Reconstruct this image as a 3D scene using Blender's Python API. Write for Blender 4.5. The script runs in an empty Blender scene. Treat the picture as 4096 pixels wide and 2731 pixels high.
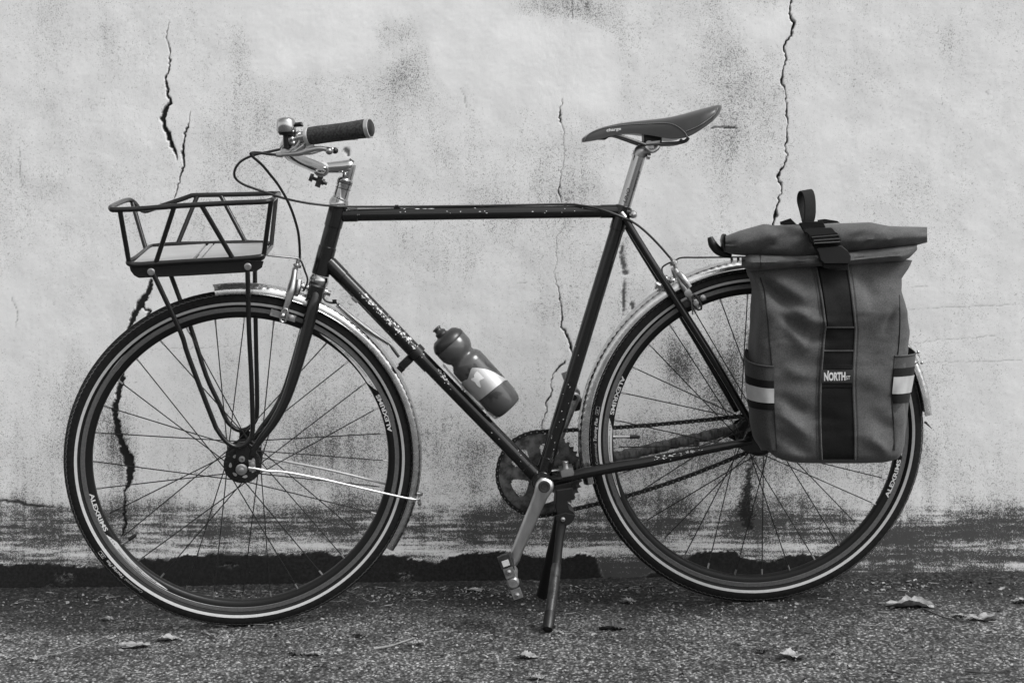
import bpy, math, random
import numpy as np
from mathutils import Matrix, Vector
random.seed(7); rng = np.random.default_rng(7)
PI = math.pi
SC = bpy.context.scene
COL = SC.collection
# ------------------------------------------------------------------ camera, sky, sun, exposure
H = 0.57                       # camera height over the ground below it
FPX = 5000.0                   # focal length in photograph pixels (photo is 4096 wide)
cam = bpy.data.cameras.new('camera'); camo = bpy.data.objects.new('camera', cam); COL.objects.link(camo)
cam.sensor_width = 36.0; cam.lens = 36.0*FPX/4096.0; cam.clip_start = 0.05; cam.clip_end = 400
camo.location = (0, 0, H); camo.rotation_euler = (PI/2, 0, 0); SC.camera = camo
W = bpy.data.worlds.new('World'); SC.world = W; W.use_nodes = True
nt = W.node_tree; bg = nt.nodes['Background']
sky = nt.nodes.new('ShaderNodeTexSky'); sky.sky_type = 'NISHITA'; sky.sun_disc = False
sky.sun_elevation = math.radians(50); sky.sun_rotation = math.radians(125); sky.dust_density = 3.0; sky.air_density = 1.2
bwn = nt.nodes.new('ShaderNodeRGBToBW')
nt.links.new(sky.outputs[0], bwn.inputs[0]); nt.links.new(bwn.outputs[0], bg.inputs[0]); bg.inputs[1].default_value = 0.15
sun = bpy.data.lights.new('sun', 'SUN'); suno = bpy.data.objects.new('sun', sun); COL.objects.link(suno)
sun.energy = 1.5; sun.angle = math.radians(26); sun.color = (1, 1, 1)
_sd = Vector((0.66, -0.46, 0.95)).normalized()      # towards the sun
suno.rotation_euler = _sd.to_track_quat('Z', 'Y').to_euler(); suno.location = (0, 0, 5)
SC.view_settings.view_transform = 'Standard'; SC.view_settings.look = 'None'
SC.view_settings.exposure = 0.80; SC.view_settings.gamma = 1.0; SC.view_settings.use_curve_mapping = False

# ------------------------------------------------------------------ materials
def new_mat(name):
    m = bpy.data.materials.new(name); m.use_nodes = True
    return m, m.node_tree, m.node_tree.nodes['Principled BSDF']
def N(nt, t, **kw):
    n = nt.nodes.new(t)
    for k, v in kw.items(): setattr(n, k, v)
    return n
def ramp(nt, src, a, b, lo=0.0, hi=1.0):
    n = N(nt, 'ShaderNodeMapRange'); n.interpolation_type = 'SMOOTHSTEP'
    nt.links.new(src, n.inputs[0]); n.inputs[1].default_value = a; n.inputs[2].default_value = b
    n.inputs[3].default_value = lo; n.inputs[4].default_value = hi; return n.outputs[0]
def mixf(nt, fac, a, b):
    n = N(nt, 'ShaderNodeMix'); n.data_type = 'FLOAT'
    for i, v in ((0, fac), (2, a), (3, b)):
        if isinstance(v, (int, float)): n.inputs[i].default_value = v
        else: nt.links.new(v, n.inputs[i])
    return n.outputs[0]
def math_(nt, op, a, b=0.0):
    n = N(nt, 'ShaderNodeMath'); n.operation = op
    for i, v in ((0, a), (1, b)):
        if isinstance(v, (int, float)): n.inputs[i].default_value = v
        else: nt.links.new(v, n.inputs[i])
    return n.outputs[0]
def noise(nt, scale, detail=3.0, rough=0.55, vec=None, stretch=None):
    n = N(nt, 'ShaderNodeTexNoise'); n.inputs['Scale'].default_value = scale
    n.inputs['Detail'].default_value = detail; n.inputs['Roughness'].default_value = rough
    if vec is None:
        tc = N(nt, 'ShaderNodeTexCoord'); vec = tc.outputs['Object']
    if stretch:
        mp = N(nt, 'ShaderNodeMapping'); mp.inputs['Scale'].default_value = stretch
        nt.links.new(vec, mp.inputs[0]); vec = mp.outputs[0]
    nt.links.new(vec, n.inputs['Vector']); return n.outputs['Fac']
def grey(nt, bs, src):           # float -> base colour
    nt.links.new(src, bs.inputs['Base Color'])
def bump(nt, bs, src, strength, dist):
    b = N(nt, 'ShaderNodeBump'); b.inputs['Strength'].default_value = strength; b.inputs['Distance'].default_value = dist
    nt.links.new(src, b.inputs['Height']); nt.links.new(b.outputs[0], bs.inputs['Normal'])
def simple(name, base, rough=0.5, metal=0.0, spec=0.5, var=0.0, vscale=40, bmp=0.0, bscale=300, bdist=0.0005, rvar=0.0, coat=0.0, stretch=None, sheen=0.0):
    m, nt, bs = new_mat(name)
    bs.inputs['Base Color'].default_value = (base, base, base, 1); bs.inputs['Roughness'].default_value = rough
    bs.inputs['Metallic'].default_value = metal; bs.inputs['Specular IOR Level'].default_value = spec
    bs.inputs['Coat Weight'].default_value = coat; bs.inputs['Coat Roughness'].default_value = 0.12
    if sheen: bs.inputs['Sheen Weight'].default_value = sheen
    if var:
        f = noise(nt, vscale, 5, 0.6, stretch=stretch)
        grey(nt, bs, ramp(nt, f, 0.3, 0.7, base*(1-var), base*(1+var)))
    if rvar:
        f = noise(nt, vscale*1.7, 4, 0.6)
        nt.links.new(ramp(nt, f, 0.35, 0.7, max(0.03, rough-rvar), rough+rvar), bs.inputs['Roughness'])
    if bmp:
        bump(nt, bs, noise(nt, bscale, 4, 0.6), bmp, bdist)
    return m
M = {}
M['paint'] = simple('black_paint', 0.008, 0.17, coat=0.0, spec=0.45, rvar=0.02, vscale=25)
M['rackpaint'] = simple('black_powder_coat', 0.008, 0.24, spec=0.42, rvar=0.02, vscale=30)
M['satin'] = simple('satin_black_steel', 0.009, 0.45, spec=0.35, rvar=0.04)
M['chrome'] = simple('polished_chrome', 0.44, 0.09, 1.0, rvar=0.03, vscale=60)
M['alloy'] = simple('brushed_alloy', 0.42, 0.34, 1.0, var=0.12, vscale=60, rvar=0.04, stretch=(1, 1, .3))
M['alloy2'] = simple('worn_alloy', 0.38, 0.40, 1.0, var=0.25, vscale=90, rvar=0.12)
M['spokem'] = simple('dark_steel_spoke', 0.018, 0.35, 0.5)
M['guard'] = simple('hammered_aluminium', 0.60, 0.24, 1.0, var=0.12, vscale=40, rvar=0.05, bmp=0.12, bscale=90, bdist=0.002)
M['rubber'] = simple('tyre_rubber', 0.009, 0.6, spec=0.16, var=0.3, vscale=120, bmp=0.5, bscale=700, bdist=0.0004)
M['tread_edge'] = simple('worn_tread_edge', 0.16, 0.7, var=0.4, vscale=200)
M['stripe'] = simple('reflective_stripe', 0.40, 0.55, spec=0.3, var=0.06, vscale=200)
M['rimblack'] = simple('rim_black_anodised', 0.008, 0.38, spec=0.22, rvar=0.03)
M['track'] = simple('rim_brake_track', 0.15, 0.45, 0.7, var=0.15, vscale=300)
M['label'] = simple('white_print', 0.50, 0.5, var=0.05)
M['blackprint'] = simple('black_print', 0.015, 0.5)
M['greyprint'] = simple('grey_print', 0.30, 0.55, var=0.2, vscale=400)
M['chip'] = simple('bare_primer_chip', 0.50, 0.5, var=0.25, vscale=300)
M['grip'] = simple('cork_rubber_grip', 0.035, 0.75, var=0.6, vscale=260, bmp=0.6, bscale=500, bdist=0.0008, spec=0.3)
M['cable'] = simple('cable_housing', 0.012, 0.4)
M['leather'] = simple('saddle_leather', 0.038, 0.36, var=0.12, vscale=30, bmp=0.25, bscale=1300, bdist=0.0002)
M['stitch'] = simple('thread', 0.34, 0.7)
M['greymetal'] = simple('saddle_rail_steel', 0.14, 0.3, 1.0)
M['wood'] = simple('pale_wood', 0.30, 0.5, var=0.16, vscale=18, stretch=(1, 12, 1), bmp=0.2, bscale=200)
M['ring'] = simple('rusty_chainring', 0.085, 0.55, 0.4, var=0.7, vscale=55, bmp=0.3, bscale=400)
M['chain'] = simple('oily_chain', 0.030, 0.35, 0.8, var=0.3, vscale=300)
M['pin'] = simple('chain_pin', 0.22, 0.3, 1.0)
M['wrap'] = simple('rubber_tube_wrap', 0.055, 0.7, var=0.95, vscale=70, bmp=0.7, bscale=260, bdist=0.001, stretch=(1.6, 1, .5))
M['buckle'] = simple('buckle_plastic', 0.010, 0.34, spec=0.32)
M['pedal'] = simple('pedal_dark_alloy', 0.06, 0.36, 0.7, var=0.3, vscale=60, rvar=0.05)
M['cageplate'] = simple('pedal_cage_alloy', 0.20, 0.4, 0.6, var=0.25, vscale=60)
M['reflector'] = simple('pedal_reflector', 0.45, 0.25)

def fabric(name, base, rough=0.85, weave=True, var=0.18, sheen=0.10):
    m, nt, bs = new_mat(name); bs.inputs['Roughness'].default_value = rough
    bs.inputs['Specular IOR Level'].default_value = 0.10 if base < 0.02 else 0.25; bs.inputs['Sheen Weight'].default_value = sheen; bs.inputs['Sheen Roughness'].default_value = 0.5
    f = noise(nt, 14, 5, 0.6); g = noise(nt, 420, 3, 0.6)
    c = ramp(nt, f, 0.3, 0.7, base*(1-var), base*(1+var)); d = ramp(nt, g, 0.25, 0.75, 0.70, 1.30)
    grey(nt, bs, math_(nt, 'MULTIPLY', c, d))
    tc = N(nt, 'ShaderNodeTexCoord'); mp = N(nt, 'ShaderNodeMapping'); mp.inputs['Rotation'].default_value = (0, math.radians(40), 0)
    nt.links.new(tc.outputs['Object'], mp.inputs[0])
    w = N(nt, 'ShaderNodeTexWave'); w.inputs['Scale'].default_value = 190; w.inputs['Distortion'].default_value = 0.6; w.inputs['Detail'].default_value = 1
    nt.links.new(mp.outputs[0], w.inputs[0])
    hsum = math_(nt, 'ADD', math_(nt, 'MULTIPLY', w.outputs['Fac'], 0.5), g)
    bump(nt, bs, hsum, 0.35, 0.0006)
    return m
M['canvas'] = fabric('waxed_canvas', 0.064)
M['canvas2'] = fabric('side_canvas', 0.05)
M['webbing'] = fabric('black_webbing', 0.007, 0.8, sheen=0.03)
M['pocket'] = fabric('pocket_canvas', 0.036)
M['piping'] = fabric('seam_piping', 0.055)
M['band'] = simple('reflective_band', 0.33, 0.45, var=0.10, vscale=50, bmp=0.1, bscale=150, bdist=0.001)
M['patch'] = simple('woven_label', 0.008, 0.7)
def bottle_mat(name, base, lo):
    m, nt, bs = new_mat(name)
    bs.inputs['Base Color'].default_value = (base,)*3+(1,); bs.inputs['Roughness'].default_value = 0.2
    bs.inputs['Subsurface Weight'].default_value = lo; bs.inputs['Subsurface Radius'].default_value = (0.01,)*3
    return m
M['bottle'] = bottle_mat('smoky_bottle_plastic', 0.058, 0.05)
M['bottlecap'] = simple('bottle_cap', 0.018, 0.35)
M['nozzle'] = simple('bottle_nozzle', 0.02, 0.4)
M['cage'] = simple('silver_cage', 0.45, 0.35, 0.55, var=0.05)
M['emblem'] = simple('cage_emblem_print', 0.62, 0.45)
M['bottledark'] = simple('bottle_dark_print', 0.025, 0.4)
M['bottlelight'] = simple('bottle_light_print', 0.36, 0.4)

# ------------------------------------------------------------------ coordinate spaces (pose solved once from the photograph)
def R3(yaw, lean, pitch):
    return (Matrix.Rotation(pitch, 3, 'Y') @ Matrix.Rotation(yaw, 3, 'Z') @ Matrix.Rotation(lean, 3, 'X')).to_4x4()
BIKE_M = Matrix.Translation((0.5062, 2.6029, H-0.19712)) @ R3(0.027275, 0.1147015, -0.043589)
AXLE_F = Vector((-1.05998, 0, -0.000555))            # front axle in bike space (rear axle is the origin)
PIV = Vector((-1.01268854, 0, -0.01678752)); STEER = Vector((0.32464669, 0, 0.94583536))
STEER_M = Matrix.Translation(PIV) @ Matrix.Rotation(0.140185, 4, STEER) @ Matrix.Translation(-PIV)
class Space:
    def __init__(s, m):
        s.M = m.copy(); s.I = m.inverted(); s.o = s.I @ Vector((0, 0, H))
    def P(s, px, py, lat=0.0):
        d = s.I.to_3x3() @ Vector(((px-2048)/FPX, 1.0, -(py-1365.5)/FPX))
        return s.o + d*((lat-s.o.y)/d.y)
    def ray(s, px, py):
        return s.o.copy(), (s.I.to_3x3() @ Vector(((px-2048)/FPX, 1.0, -(py-1365.5)/FPX))).normalized()
B = Space(BIKE_M); F = Space(BIKE_M @ STEER_M); WORLD = Space(Matrix.Identity(4))
WM = {}                                               # world matrices of what was built
def link(o, parent, world):
    COL.objects.link(o)
    if parent is not None:
        o.parent = parent; o.matrix_basis = WM[parent.name].inverted() @ world
    else: o.matrix_basis = world
    WM[o.name] = world.copy(); return o
def empty(name, world, parent=None):
    o = bpy.data.objects.new(name, None); o.empty_display_size = 0.05; return link(o, parent, world)
def tag(o, label, cat, group=None, kind=None):
    if label: o['label'] = label
    if cat: o['category'] = cat
    if group: o['group'] = group
    if kind: o['kind'] = kind
    return o

def catmull(pts, n=8, rads=None):
    pts = [Vector(p) for p in pts]; out = []; ro = []
    for i in range(len(pts)-1):
        p0 = pts[max(i-1, 0)]; p1 = pts[i]; p2 = pts[i+1]; p3 = pts[min(i+2, len(pts)-1)]
        for k in range(n):
            t = k/n
            out.append(0.5*((2*p1)+(p2-p0)*t+(2*p0-5*p1+4*p2-p3)*t*t+(3*p1-p0-3*p2+p3)*t**3))
            if rads: ro.append(rads[i]*(1-t)+rads[i+1]*t)
    out.append(pts[-1])
    if rads: ro.append(rads[-1]); return out, ro
    return out

class MB:
    def __init__(s): s.v = []; s.f = []; s.m = []; s.mi = 0
    def add(s, vs, fs):
        b = len(s.v); s.v += [tuple(v) for v in vs]; s.f += [tuple(b+i for i in f) for f in fs]; s.m += [s.mi]*len(fs); return s
    def mat(s, i): s.mi = i; return s
    def tube(s, pts, r, seg=12, smooth=0, caps=True, closed=False, flat=None):
        pts = [Vector(p) for p in pts]
        if smooth:
            if isinstance(r, (list, tuple)): pts, r = catmull(pts, smooth, list(r))
            else: pts = catmull(pts, smooth)
        n = len(pts); rr = list(r) if isinstance(r, (list, tuple)) else [r]*n
        if len(rr) == 2 and n > 2: rr = [rr[0]+(rr[1]-rr[0])*i/(n-1) for i in range(n)]
        T = []
        for i in range(n):
            a = pts[(i-1) % n] if closed else pts[max(i-1, 0)]; b = pts[(i+1) % n] if closed else pts[min(i+1, n-1)]
            T.append((b-a).normalized())
        u = T[0].orthogonal().normalized() if flat is None else (Vector(flat)-T[0]*T[0].dot(Vector(flat))).normalized()
        vs = []
        for i in range(n):
            u = (u-T[i]*u.dot(T[i])).normalized(); w = T[i].cross(u)
            for k in range(seg):
                a = 2*PI*k/seg; vs.append(pts[i]+(u*math.cos(a)+w*math.sin(a))*rr[i])
        fs = []
        for i in range(n if closed else n-1):
            j = (i+1) % n
            for k in range(seg):
                l = (k+1) % seg; fs.append((i*seg+k, i*seg+l, j*seg+l, j*seg+k))
        if caps and not closed:
            fs.append(tuple(reversed(range(seg)))); fs.append(tuple((n-1)*seg+k for k in range(seg)))
        return s.add(vs, fs)
    def lathe(s, prof, origin, axis, seg=32, a0=0.0, a1=2*PI, caps=False):
        ax = Vector(axis).normalized(); u = ax.orthogonal().normalized(); w = ax.cross(u); o = Vector(origin)
        full = abs(a1-a0-2*PI) < 1e-6; ns = seg if full else seg+1; vs = []
        for t, r in prof:
            for k in range(ns):
                a = a0+(a1-a0)*k/seg; vs.append(o+ax*t+(u*math.cos(a)+w*math.sin(a))*r)
        fs = []
        for i in range(len(prof)-1):
            for k in range(seg):
                l = (k+1) % ns; fs.append((i*ns+k, i*ns+l, (i+1)*ns+l, (i+1)*ns+k))
        if caps: fs.append(tuple(reversed(range(ns)))); fs.append(tuple((len(prof)-1)*ns+k for k in range(ns)))
        return s.add(vs, fs)
    def prism(s, poly, off, bev=0.0):
        poly = [Vector(p) for p in poly]; off = Vector(off); n = len(poly)
        c = sum(poly, Vector())/n
        if bev > 0:
            def ins(p): d = c-p; return p+d.normalized()*bev
            o1 = off.normalized()*bev
            rings = [[ins(p) for p in poly], [p+o1 for p in poly], [p+off-o1 for p in poly], [ins(p)+off for p in poly]]
        else: rings = [poly, [p+off for p in poly]]
        vs = [p for r in rings for p in r]; fs = [tuple(reversed(range(n)))]
        for i in range(len(rings)-1):
            for k in range(n):
                l = (k+1) % n; fs.append((i*n+k, i*n+l, (i+1)*n+l, (i+1)*n+k))
        fs.append(tuple((len(rings)-1)*n+k for k in range(n)))
        return s.add(vs, fs)
    def box(s, c, x, y, z, bev=0.001):     # centre and three half-axis vectors
        c = Vector(c); x = Vector(x); y = Vector(y); z = Vector(z)
        p = [c-x-z-y, c+x-z-y, c+x+z-y, c-x+z-y]
        return s.prism(p, y*2, bev)
    def grid(s, rows, closed=False):
        n = len(rows[0]); vs = [p for r in rows for p in r]; fs = []
        for i in range(len(rows)-1):
            for k in range(n if closed else n-1):
                l = (k+1) % n; fs.append((i*n+k, i*n+l, (i+1)*n+l, (i+1)*n+k))
        return s.add(vs, fs)
    def ball(s, c, r, seg=16):
        return s.lathe([(-r*math.cos(PI*i/8), r*math.sin(PI*i/8)+1e-6) for i in range(9)], c, (0, 1, 0), seg)
    def build(s, name, mats, parent, space, sharp=35, data_only=False):
        me = bpy.data.meshes.new(name); me.from_pydata(s.v, [], s.f); me.validate()
        for m in (mats if isinstance(mats, (list, tuple)) else [mats]): me.materials.append(M[m] if isinstance(m, str) else m)
        if len(me.polygons) == len(s.m): me.polygons.foreach_set('material_index', s.m)
        me.polygons.foreach_set('use_smooth', [True]*len(me.polygons))
        me.set_sharp_from_angle(angle=math.radians(sharp)); me.update()
        if data_only: return me
        return link(bpy.data.objects.new(name, me), parent, space.M if isinstance(space, Space) else space)

def inst(name, me, parent, world): return link(bpy.data.objects.new(name, me), parent, world)
def cyl_between(mb, a, b, r, seg=14): return mb.tube([a, b], r, seg)
_tc = {}
def text_geo(txt, weight=0.0, shear=0.0):
    key = (txt, weight, shear)
    if key in _tc: return _tc[key]
    c = bpy.data.curves.new('lettering', 'FONT'); c.body = txt; c.size = 1.0; c.offset = weight; c.shear = shear; c.resolution_u = 3
    o = bpy.data.objects.new('lettering', c); COL.objects.link(o)
    dg = bpy.context.evaluated_depsgraph_get(); me = o.evaluated_get(dg).to_mesh()
    vs = np.array([v.co[:2] for v in me.vertices]); fs = [tuple(p.vertices) for p in me.polygons]
    o.evaluated_get(dg).to_mesh_clear(); bpy.data.objects.remove(o); bpy.data.curves.remove(c)
    x0, x1 = vs[:, 0].min(), vs[:, 0].max(); y0 = 0.0; y1 = 0.72
    vs = np.stack([(vs[:, 0]-x0)/(x1-x0), (vs[:, 1]-y0)/(y1-y0)], 1)       # u in 0..1, v 0..1 = cap height
    _tc[key] = (vs, fs); return _tc[key]
def lettering(mb, txt, fn, weight=0.0, shear=0.0):
    vs, fs = text_geo(txt, weight, shear); mb.add([fn(u, v) for u, v in vs], fs); return mb
Y = Vector((0, 1, 0))
# ------------------------------------------------------------------ numpy noise
def vnoise(x, y, seed):
    xi = np.floor(x).astype(np.int64); yi = np.floor(y).astype(np.int64); fx = x-xi; fy = y-yi
    fx = fx*fx*(3-2*fx); fy = fy*fy*(3-2*fy)
    def h(a, b):
        n = (a*374761393+b*668265263+seed*974711) & 0x7fffffff
        n = ((n ^ (n >> 13))*1274126177) & 0x7fffffff
        return ((n ^ (n >> 16)) & 0xffff)/65535.0
    return (h(xi, yi)*(1-fx)+h(xi+1, yi)*fx)*(1-fy)+(h(xi, yi+1)*(1-fx)+h(xi+1, yi+1)*fx)*fy
def fbm(x, y, seed, octv=4, gain=0.5):
    s = 0; a = 1; t = 0
    for i in range(octv): s = s+a*vnoise(x*2**i, y*2**i, seed+i*17); t += a; a *= gain
    return s/t
def sstep(a, b, x):
    t = np.clip((x-a)/(b-a), 0, 1); return t*t*(3-2*t)
def axis(lo, hi, step, far, growth=1.35):
    a = list(np.arange(lo, hi+step*0.5, step)); d = step
    while a[-1] < far: d *= growth; a.append(a[-1]+d)
    d = step
    while a[0] > -far: d *= growth; a.insert(0, a[0]-d)
    return np.array(a)
def add_attr(me, name, arr):
    at = me.attributes.new(name, 'FLOAT', 'POINT'); at.data.foreach_set('value', arr.astype(np.float32).ravel())
def grid_mesh(name, X, Yc, Z):
    nr, nc = X.shape; me = bpy.data.meshes.new(name)
    co = np.stack([X, Yc, Z], -1).reshape(-1, 3).astype(np.float32)
    i = np.arange(nr*nc).reshape(nr, nc); q = np.stack([i[:-1, :-1], i[:-1, 1:], i[1:, 1:], i[1:, :-1]], -1).reshape(-1, 4)
    me.vertices.add(len(co)); me.vertices.foreach_set('co', co.ravel())
    me.loops.add(q.size); me.loops.foreach_set('vertex_index', q.ravel().astype(np.int32))
    me.polygons.add(len(q)); me.polygons.foreach_set('loop_start', np.arange(0, q.size, 4, dtype=np.int32))
    me.polygons.foreach_set('loop_total', np.full(len(q), 4, dtype=np.int32)); me.polygons.foreach_set('use_smooth', np.ones(len(q), dtype=bool))
    me.update(calc_edges=True); return me
#@@WALL
# ================================================================== the wall
WA, WB = 2.945, -0.1253                      # wall plane  y = WA + WB*x
def ground_z(x, y): return 0.0430*2.5*np.tanh(x/2.5)
def make_wall():
    crk = [(420, 780), (2150, 2320), (3080, 3185)]
    xs = []; x = -1.42
    while x < 1.30:
        px = 2048+FPX*x/(WA+WB*x); xs.append(x)
        x += 0.0013 if any(a < px < b for a, b in crk) else 0.0034
    xs = np.array(xs); d = 0.004; L = [xs[0]]; Rr = [xs[-1]]
    while L[-1] > -9: d *= 1.35; L.append(L[-1]-d)
    d = 0.004
    while Rr[-1] < 9: d *= 1.35; Rr.append(Rr[-1]+d)
    xs = np.concatenate([np.array(L[:0:-1]), xs, np.array(Rr[1:])])
    zs = list(np.arange(-0.14, 1.46, 0.0026)); d = 0.003
    while zs[-1] < 2.9: d *= 1.3; zs.append(zs[-1]+d)
    zs = np.array([-0.9, -0.5, -0.25]+zs)
    X, Z = np.meshgrid(xs, zs); Yw = WA+WB*X
    px = 2048+FPX*X/Yw; py = 1365.5-FPX*(Z-H)/Yw
    # warped coordinates for raggedness
    wx = px+(fbm(px/60, py/60, 3)-0.5)*26; wy = py+(fbm(px/60, py/60, 9)-0.5)*26
    depth = np.zeros_like(px); dark = np.zeros_like(px)
    def crack(pts, soft=1.0, dep=1.0, amt=1.0):
        nonlocal depth, dark
        pts = np.array(pts, float)
        # subdivide with jitter
        P = [pts[0]]
        for a, b in zip(pts[:-1], pts[1:]):
            n = max(1, int(np.hypot(*(b-a)[:2])/9))
            for k in range(1, n+1):
                t = k/n; p = a*(1-t)+b*t
                if k < n:
                    nrm = np.array([-(b-a)[1], (b-a)[0]])/max(1e-6, np.hypot(*(b-a)[:2])); j = rng.normal(0, 2.4)
                    p = p.copy(); p[0] += nrm[0]*j; p[1] += nrm[1]*j; p[2] *= rng.uniform(0.6, 1.35)
                P.append(p)
        P = np.array(P); x0, x1 = P[:, 0].min()-70, P[:, 0].max()+70; y0, y1 = P[:, 1].min()-70, P[:, 1].max()+70
        sel = np.where((px > x0) & (px < x1) & (py > y0) & (py < y1))
        qx = px[sel]+(fbm(px[sel]/5, py[sel]/5, 21)-0.5)*5*soft; qy = py[sel]; dd = np.full(qx.shape, 1e9); ww = np.ones(qx.shape)
        for a, b in zip(P[:-1], P[1:]):
            ab = b[:2]-a[:2]; t = np.clip(((qx-a[0])*ab[0]+(qy-a[1])*ab[1])/max(1e-6, ab@ab), 0, 1)
            ds = np.hypot(qx-a[0]-t*ab[0], qy-a[1]-t*ab[1]); w = a[2]+(b[2]-a[2])*t; r = ds-w/2; u = r < dd
            dd[u] = r[u]; ww[u] = w[u]
        e = 1.6+soft
        c = 1-sstep(-e*0.4, e, dd)
        c = np.clip(c*np.clip(0.30+ww/5.0, 0, 1)*amt, 0, 1)
        dark[sel] = np.maximum(dark[sel], c); depth[sel] = np.maximum(depth[sel], c*dep*np.clip(ww/8, 0.25, 1.0)*0.007)
    crack([(676, 89, 1), (664, 149, 2.5), (676, 179, 2.5), (676, 280, 5), (662, 310, 6), (673, 387, 7), (682, 411, 12), (661, 440, 17), (649, 476, 20), (661, 518, 16), (685, 571, 14), (700, 610, 8), (708, 640, 2)], 1.4)
    crack([(762, 445, 1), (758, 490, 2), (745, 515, 6), (735, 570, 4), (728, 610, 10), (735, 645, 6), (728, 685, 8), (718, 720, 3), (708, 760, 3), (693, 800, 2), (680, 880, 1.5)], 1.2)
    crack([(604, 1122, 10), (593, 1171, 17), (566, 1207, 27), (539, 1256, 22), (521, 1300, 12), (505, 1380, 11), (488, 1493, 15), (479, 1546, 20), (463, 1613, 18), (459, 1658, 23), (468, 1716, 20), (486, 1770, 23), (501, 1810, 30), (521, 1861, 32), (516, 1927, 18), (496, 1968, 6), (496, 2030, 6), (501, 2106, 10), (486, 2147, 6)], 2.4, 0.6, 1.0)
    crack([(566, 1230, 4), (600, 1245, 8), (585, 1262, 3)], 2)
    crack([(2288, -10, 1.80), (2288, 78, 1.20)]); crack([(2249, 396, 1.20), (2236, 469, 4.20), (2254, 521, 1.20), (2256, 625, 0.78), (2242, 708, 1.80), (2233, 766, 3.60), (2246, 812, 1.50), (2259, 880, 0.78), (2259, 903, 0.90), (2224, 950, 1.32), (2224, 1005, 0.72), (2228, 1052, 0.90), (2212, 1091, 1.20), (2236, 1169, 2.40), (2248, 1262, 3.60), (2244, 1309, 4.20), (2267, 1341, 7.20), (2283, 1388, 9.60), (2290, 1420, 3.60)], 1.1)
    crack([(2260, 1445, 3.60), (2230, 1475, 4.20), (2209, 1503, 2.40), (2203, 1548, 2.40), (2205, 1573, 3.00), (2184, 1608, 4.80), (2188, 1639, 3.00), (2170, 1681, 2.40), (2168, 1712, 2.40)], 1.2)
    crack([(3166, -10, 5), (3157, 53, 4), (3175, 101, 9), (3166, 142, 6), (3136, 184, 6), (3145, 231, 4), (3130, 285, 4), (3126, 329, 8), (3139, 356, 3), (3148, 415, 3), (3144, 463, 6), (3152, 493, 3), (3145, 522, 2), (3148, 567, 6), (3139, 585, 3), (3152, 623, 3), (3133, 671, 5), (3109, 706, 9), (3127, 754, 3), (3106, 831, 4), (3103, 855, 12), (3092, 896, 6), (3080, 960, 3)], 0.9)
    crack([(3008, 1832, 12), (2995, 1928, 22), (2980, 2005, 38), (2985, 2070, 44), (3000, 2110, 18)], 9, 0.1, 0.95)
    for c in ([(80, 607, 2), (78, 702, 2.2), (95, 752, 1)], [(50, 1190, 1), (70, 1250, 2), (62, 1310, 1)], [(2494, 840, 1), (2240, 845, 0.5)][:0] or [(3610, 1237, 0.8), (3850, 1226, 1), (4100, 1215, 0.8)], [(3640, 1370, 0.8), (3980, 1343, 1)], [(3650, 1150, 1), (3710, 1146, 1)], [(3560, 1455, .8), (4090, 1440, .8)],
              [(1160, 705, 1), (1165, 740, 1.5), (1146, 775, 1)], [(1842, 355, 1.5), (1856, 380, 1.5), (1866, 430, 1)], [(1050, 900, 1.2), (1040, 950, 2)], [(-10, 2003, 9), (60, 2008, 11), (128, 2020, 8), (260, 2032, 2), (520, 2042, 1)], [(2300, 1290, 1), (2345, 1282, 1)], [(2070, 1130, 1), (2110, 1128, 1.5)],
              [(2845, 515, 5), (2890, 508, 6), (2945, 515, 6)], [(900, 2020, 1), (1300, 2030, 1)], [(480, 1400, 0.7), (800, 1392, 0.9), (980, 1380, 0.7)], [(2860, 1430, 4), (2880, 1455, 5)], [(3845, 370, 2), (3955, 372, 0.5)][:0] or [(3945, 368, 2), (3953, 376, 2)]):
        crack(c, 0.9, 0.4, 0.85)
    def blob(cx, cy, rx, ry, seed=1, edge=0.35):
        d = np.hypot((wx-cx)/rx, (wy-cy)/ry)+(fbm(px/9+seed, py/9, 40+seed)-0.5)*0.9
        return 1-sstep(1-edge, 1+edge*0.4, d)
    for cx, cy, rx, ry in ((2495, 1050, 14, 38), (2500, 1090, 16, 10), (2490, 1000, 8, 20), (2495, 1190, 9, 60), (2532, 1225, 8, 16), (1385, 602, 14, 12), (1395, 618, 8, 8), (3102, 860, 10, 14)):
        dark = np.maximum(dark, blob(cx, cy, rx, ry, int(cx) % 13)*0.85); depth = np.maximum(depth, blob(cx, cy, rx, ry, int(cx) % 13)*0.0015)
    # dirt density
    dirt = 0.23+0.40*(fbm(px/330, py/420, 5, 4)-0.5)+0.20*(fbm(px/70, py/150, 8, 3)-0.5)
    for cx, cy, rx, ry, a in ((2900, 270, 90, 190, .28), (2890, 560, 80, 90, .24), (2870, 760, 80, 170, .24), (3180, 420, 260, 260, .10), (3790, 150, 60, 120, .22), (3500, 300, 140, 260, .12), (1600, 150, 130, 200, .16), (1560, 320, 160, 60, .18), (2300, 40, 230, 70, .26), (2060, 45, 70, 50, .2), (2450, 160, 90, 90, .2),
                           (190, 300, 60, 300, .14), (970, 170, 60, 70, .22), (1100, 640, 200, 200, .08), (2200, 560, 420, 120, .12), (2200, 830, 420, 90, .08), (2170, 1240, 120, 40, .2), (480, 1780, 60, 200, .3), (3100, 1400, 300, 300, .22), (2720, 1450, 60, 90, .4), (2900, 1560, 110, 160, .3), (1900, 1800, 900, 130, .20), (3000, 1830, 500, 150, .22), (3720, 1400, 200, 150, .06),
                           (2500, 1000, 40, 90, .3), (2480, 1280, 50, 130, .25), (260, 1600, 160, 300, .1), (3640, 950, 500, 200, -.08), (3100, 130, 170, 60, -.16), (1400, 1500, 300, 300, .1), (820, 1500, 300, 200, .06)):
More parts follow.
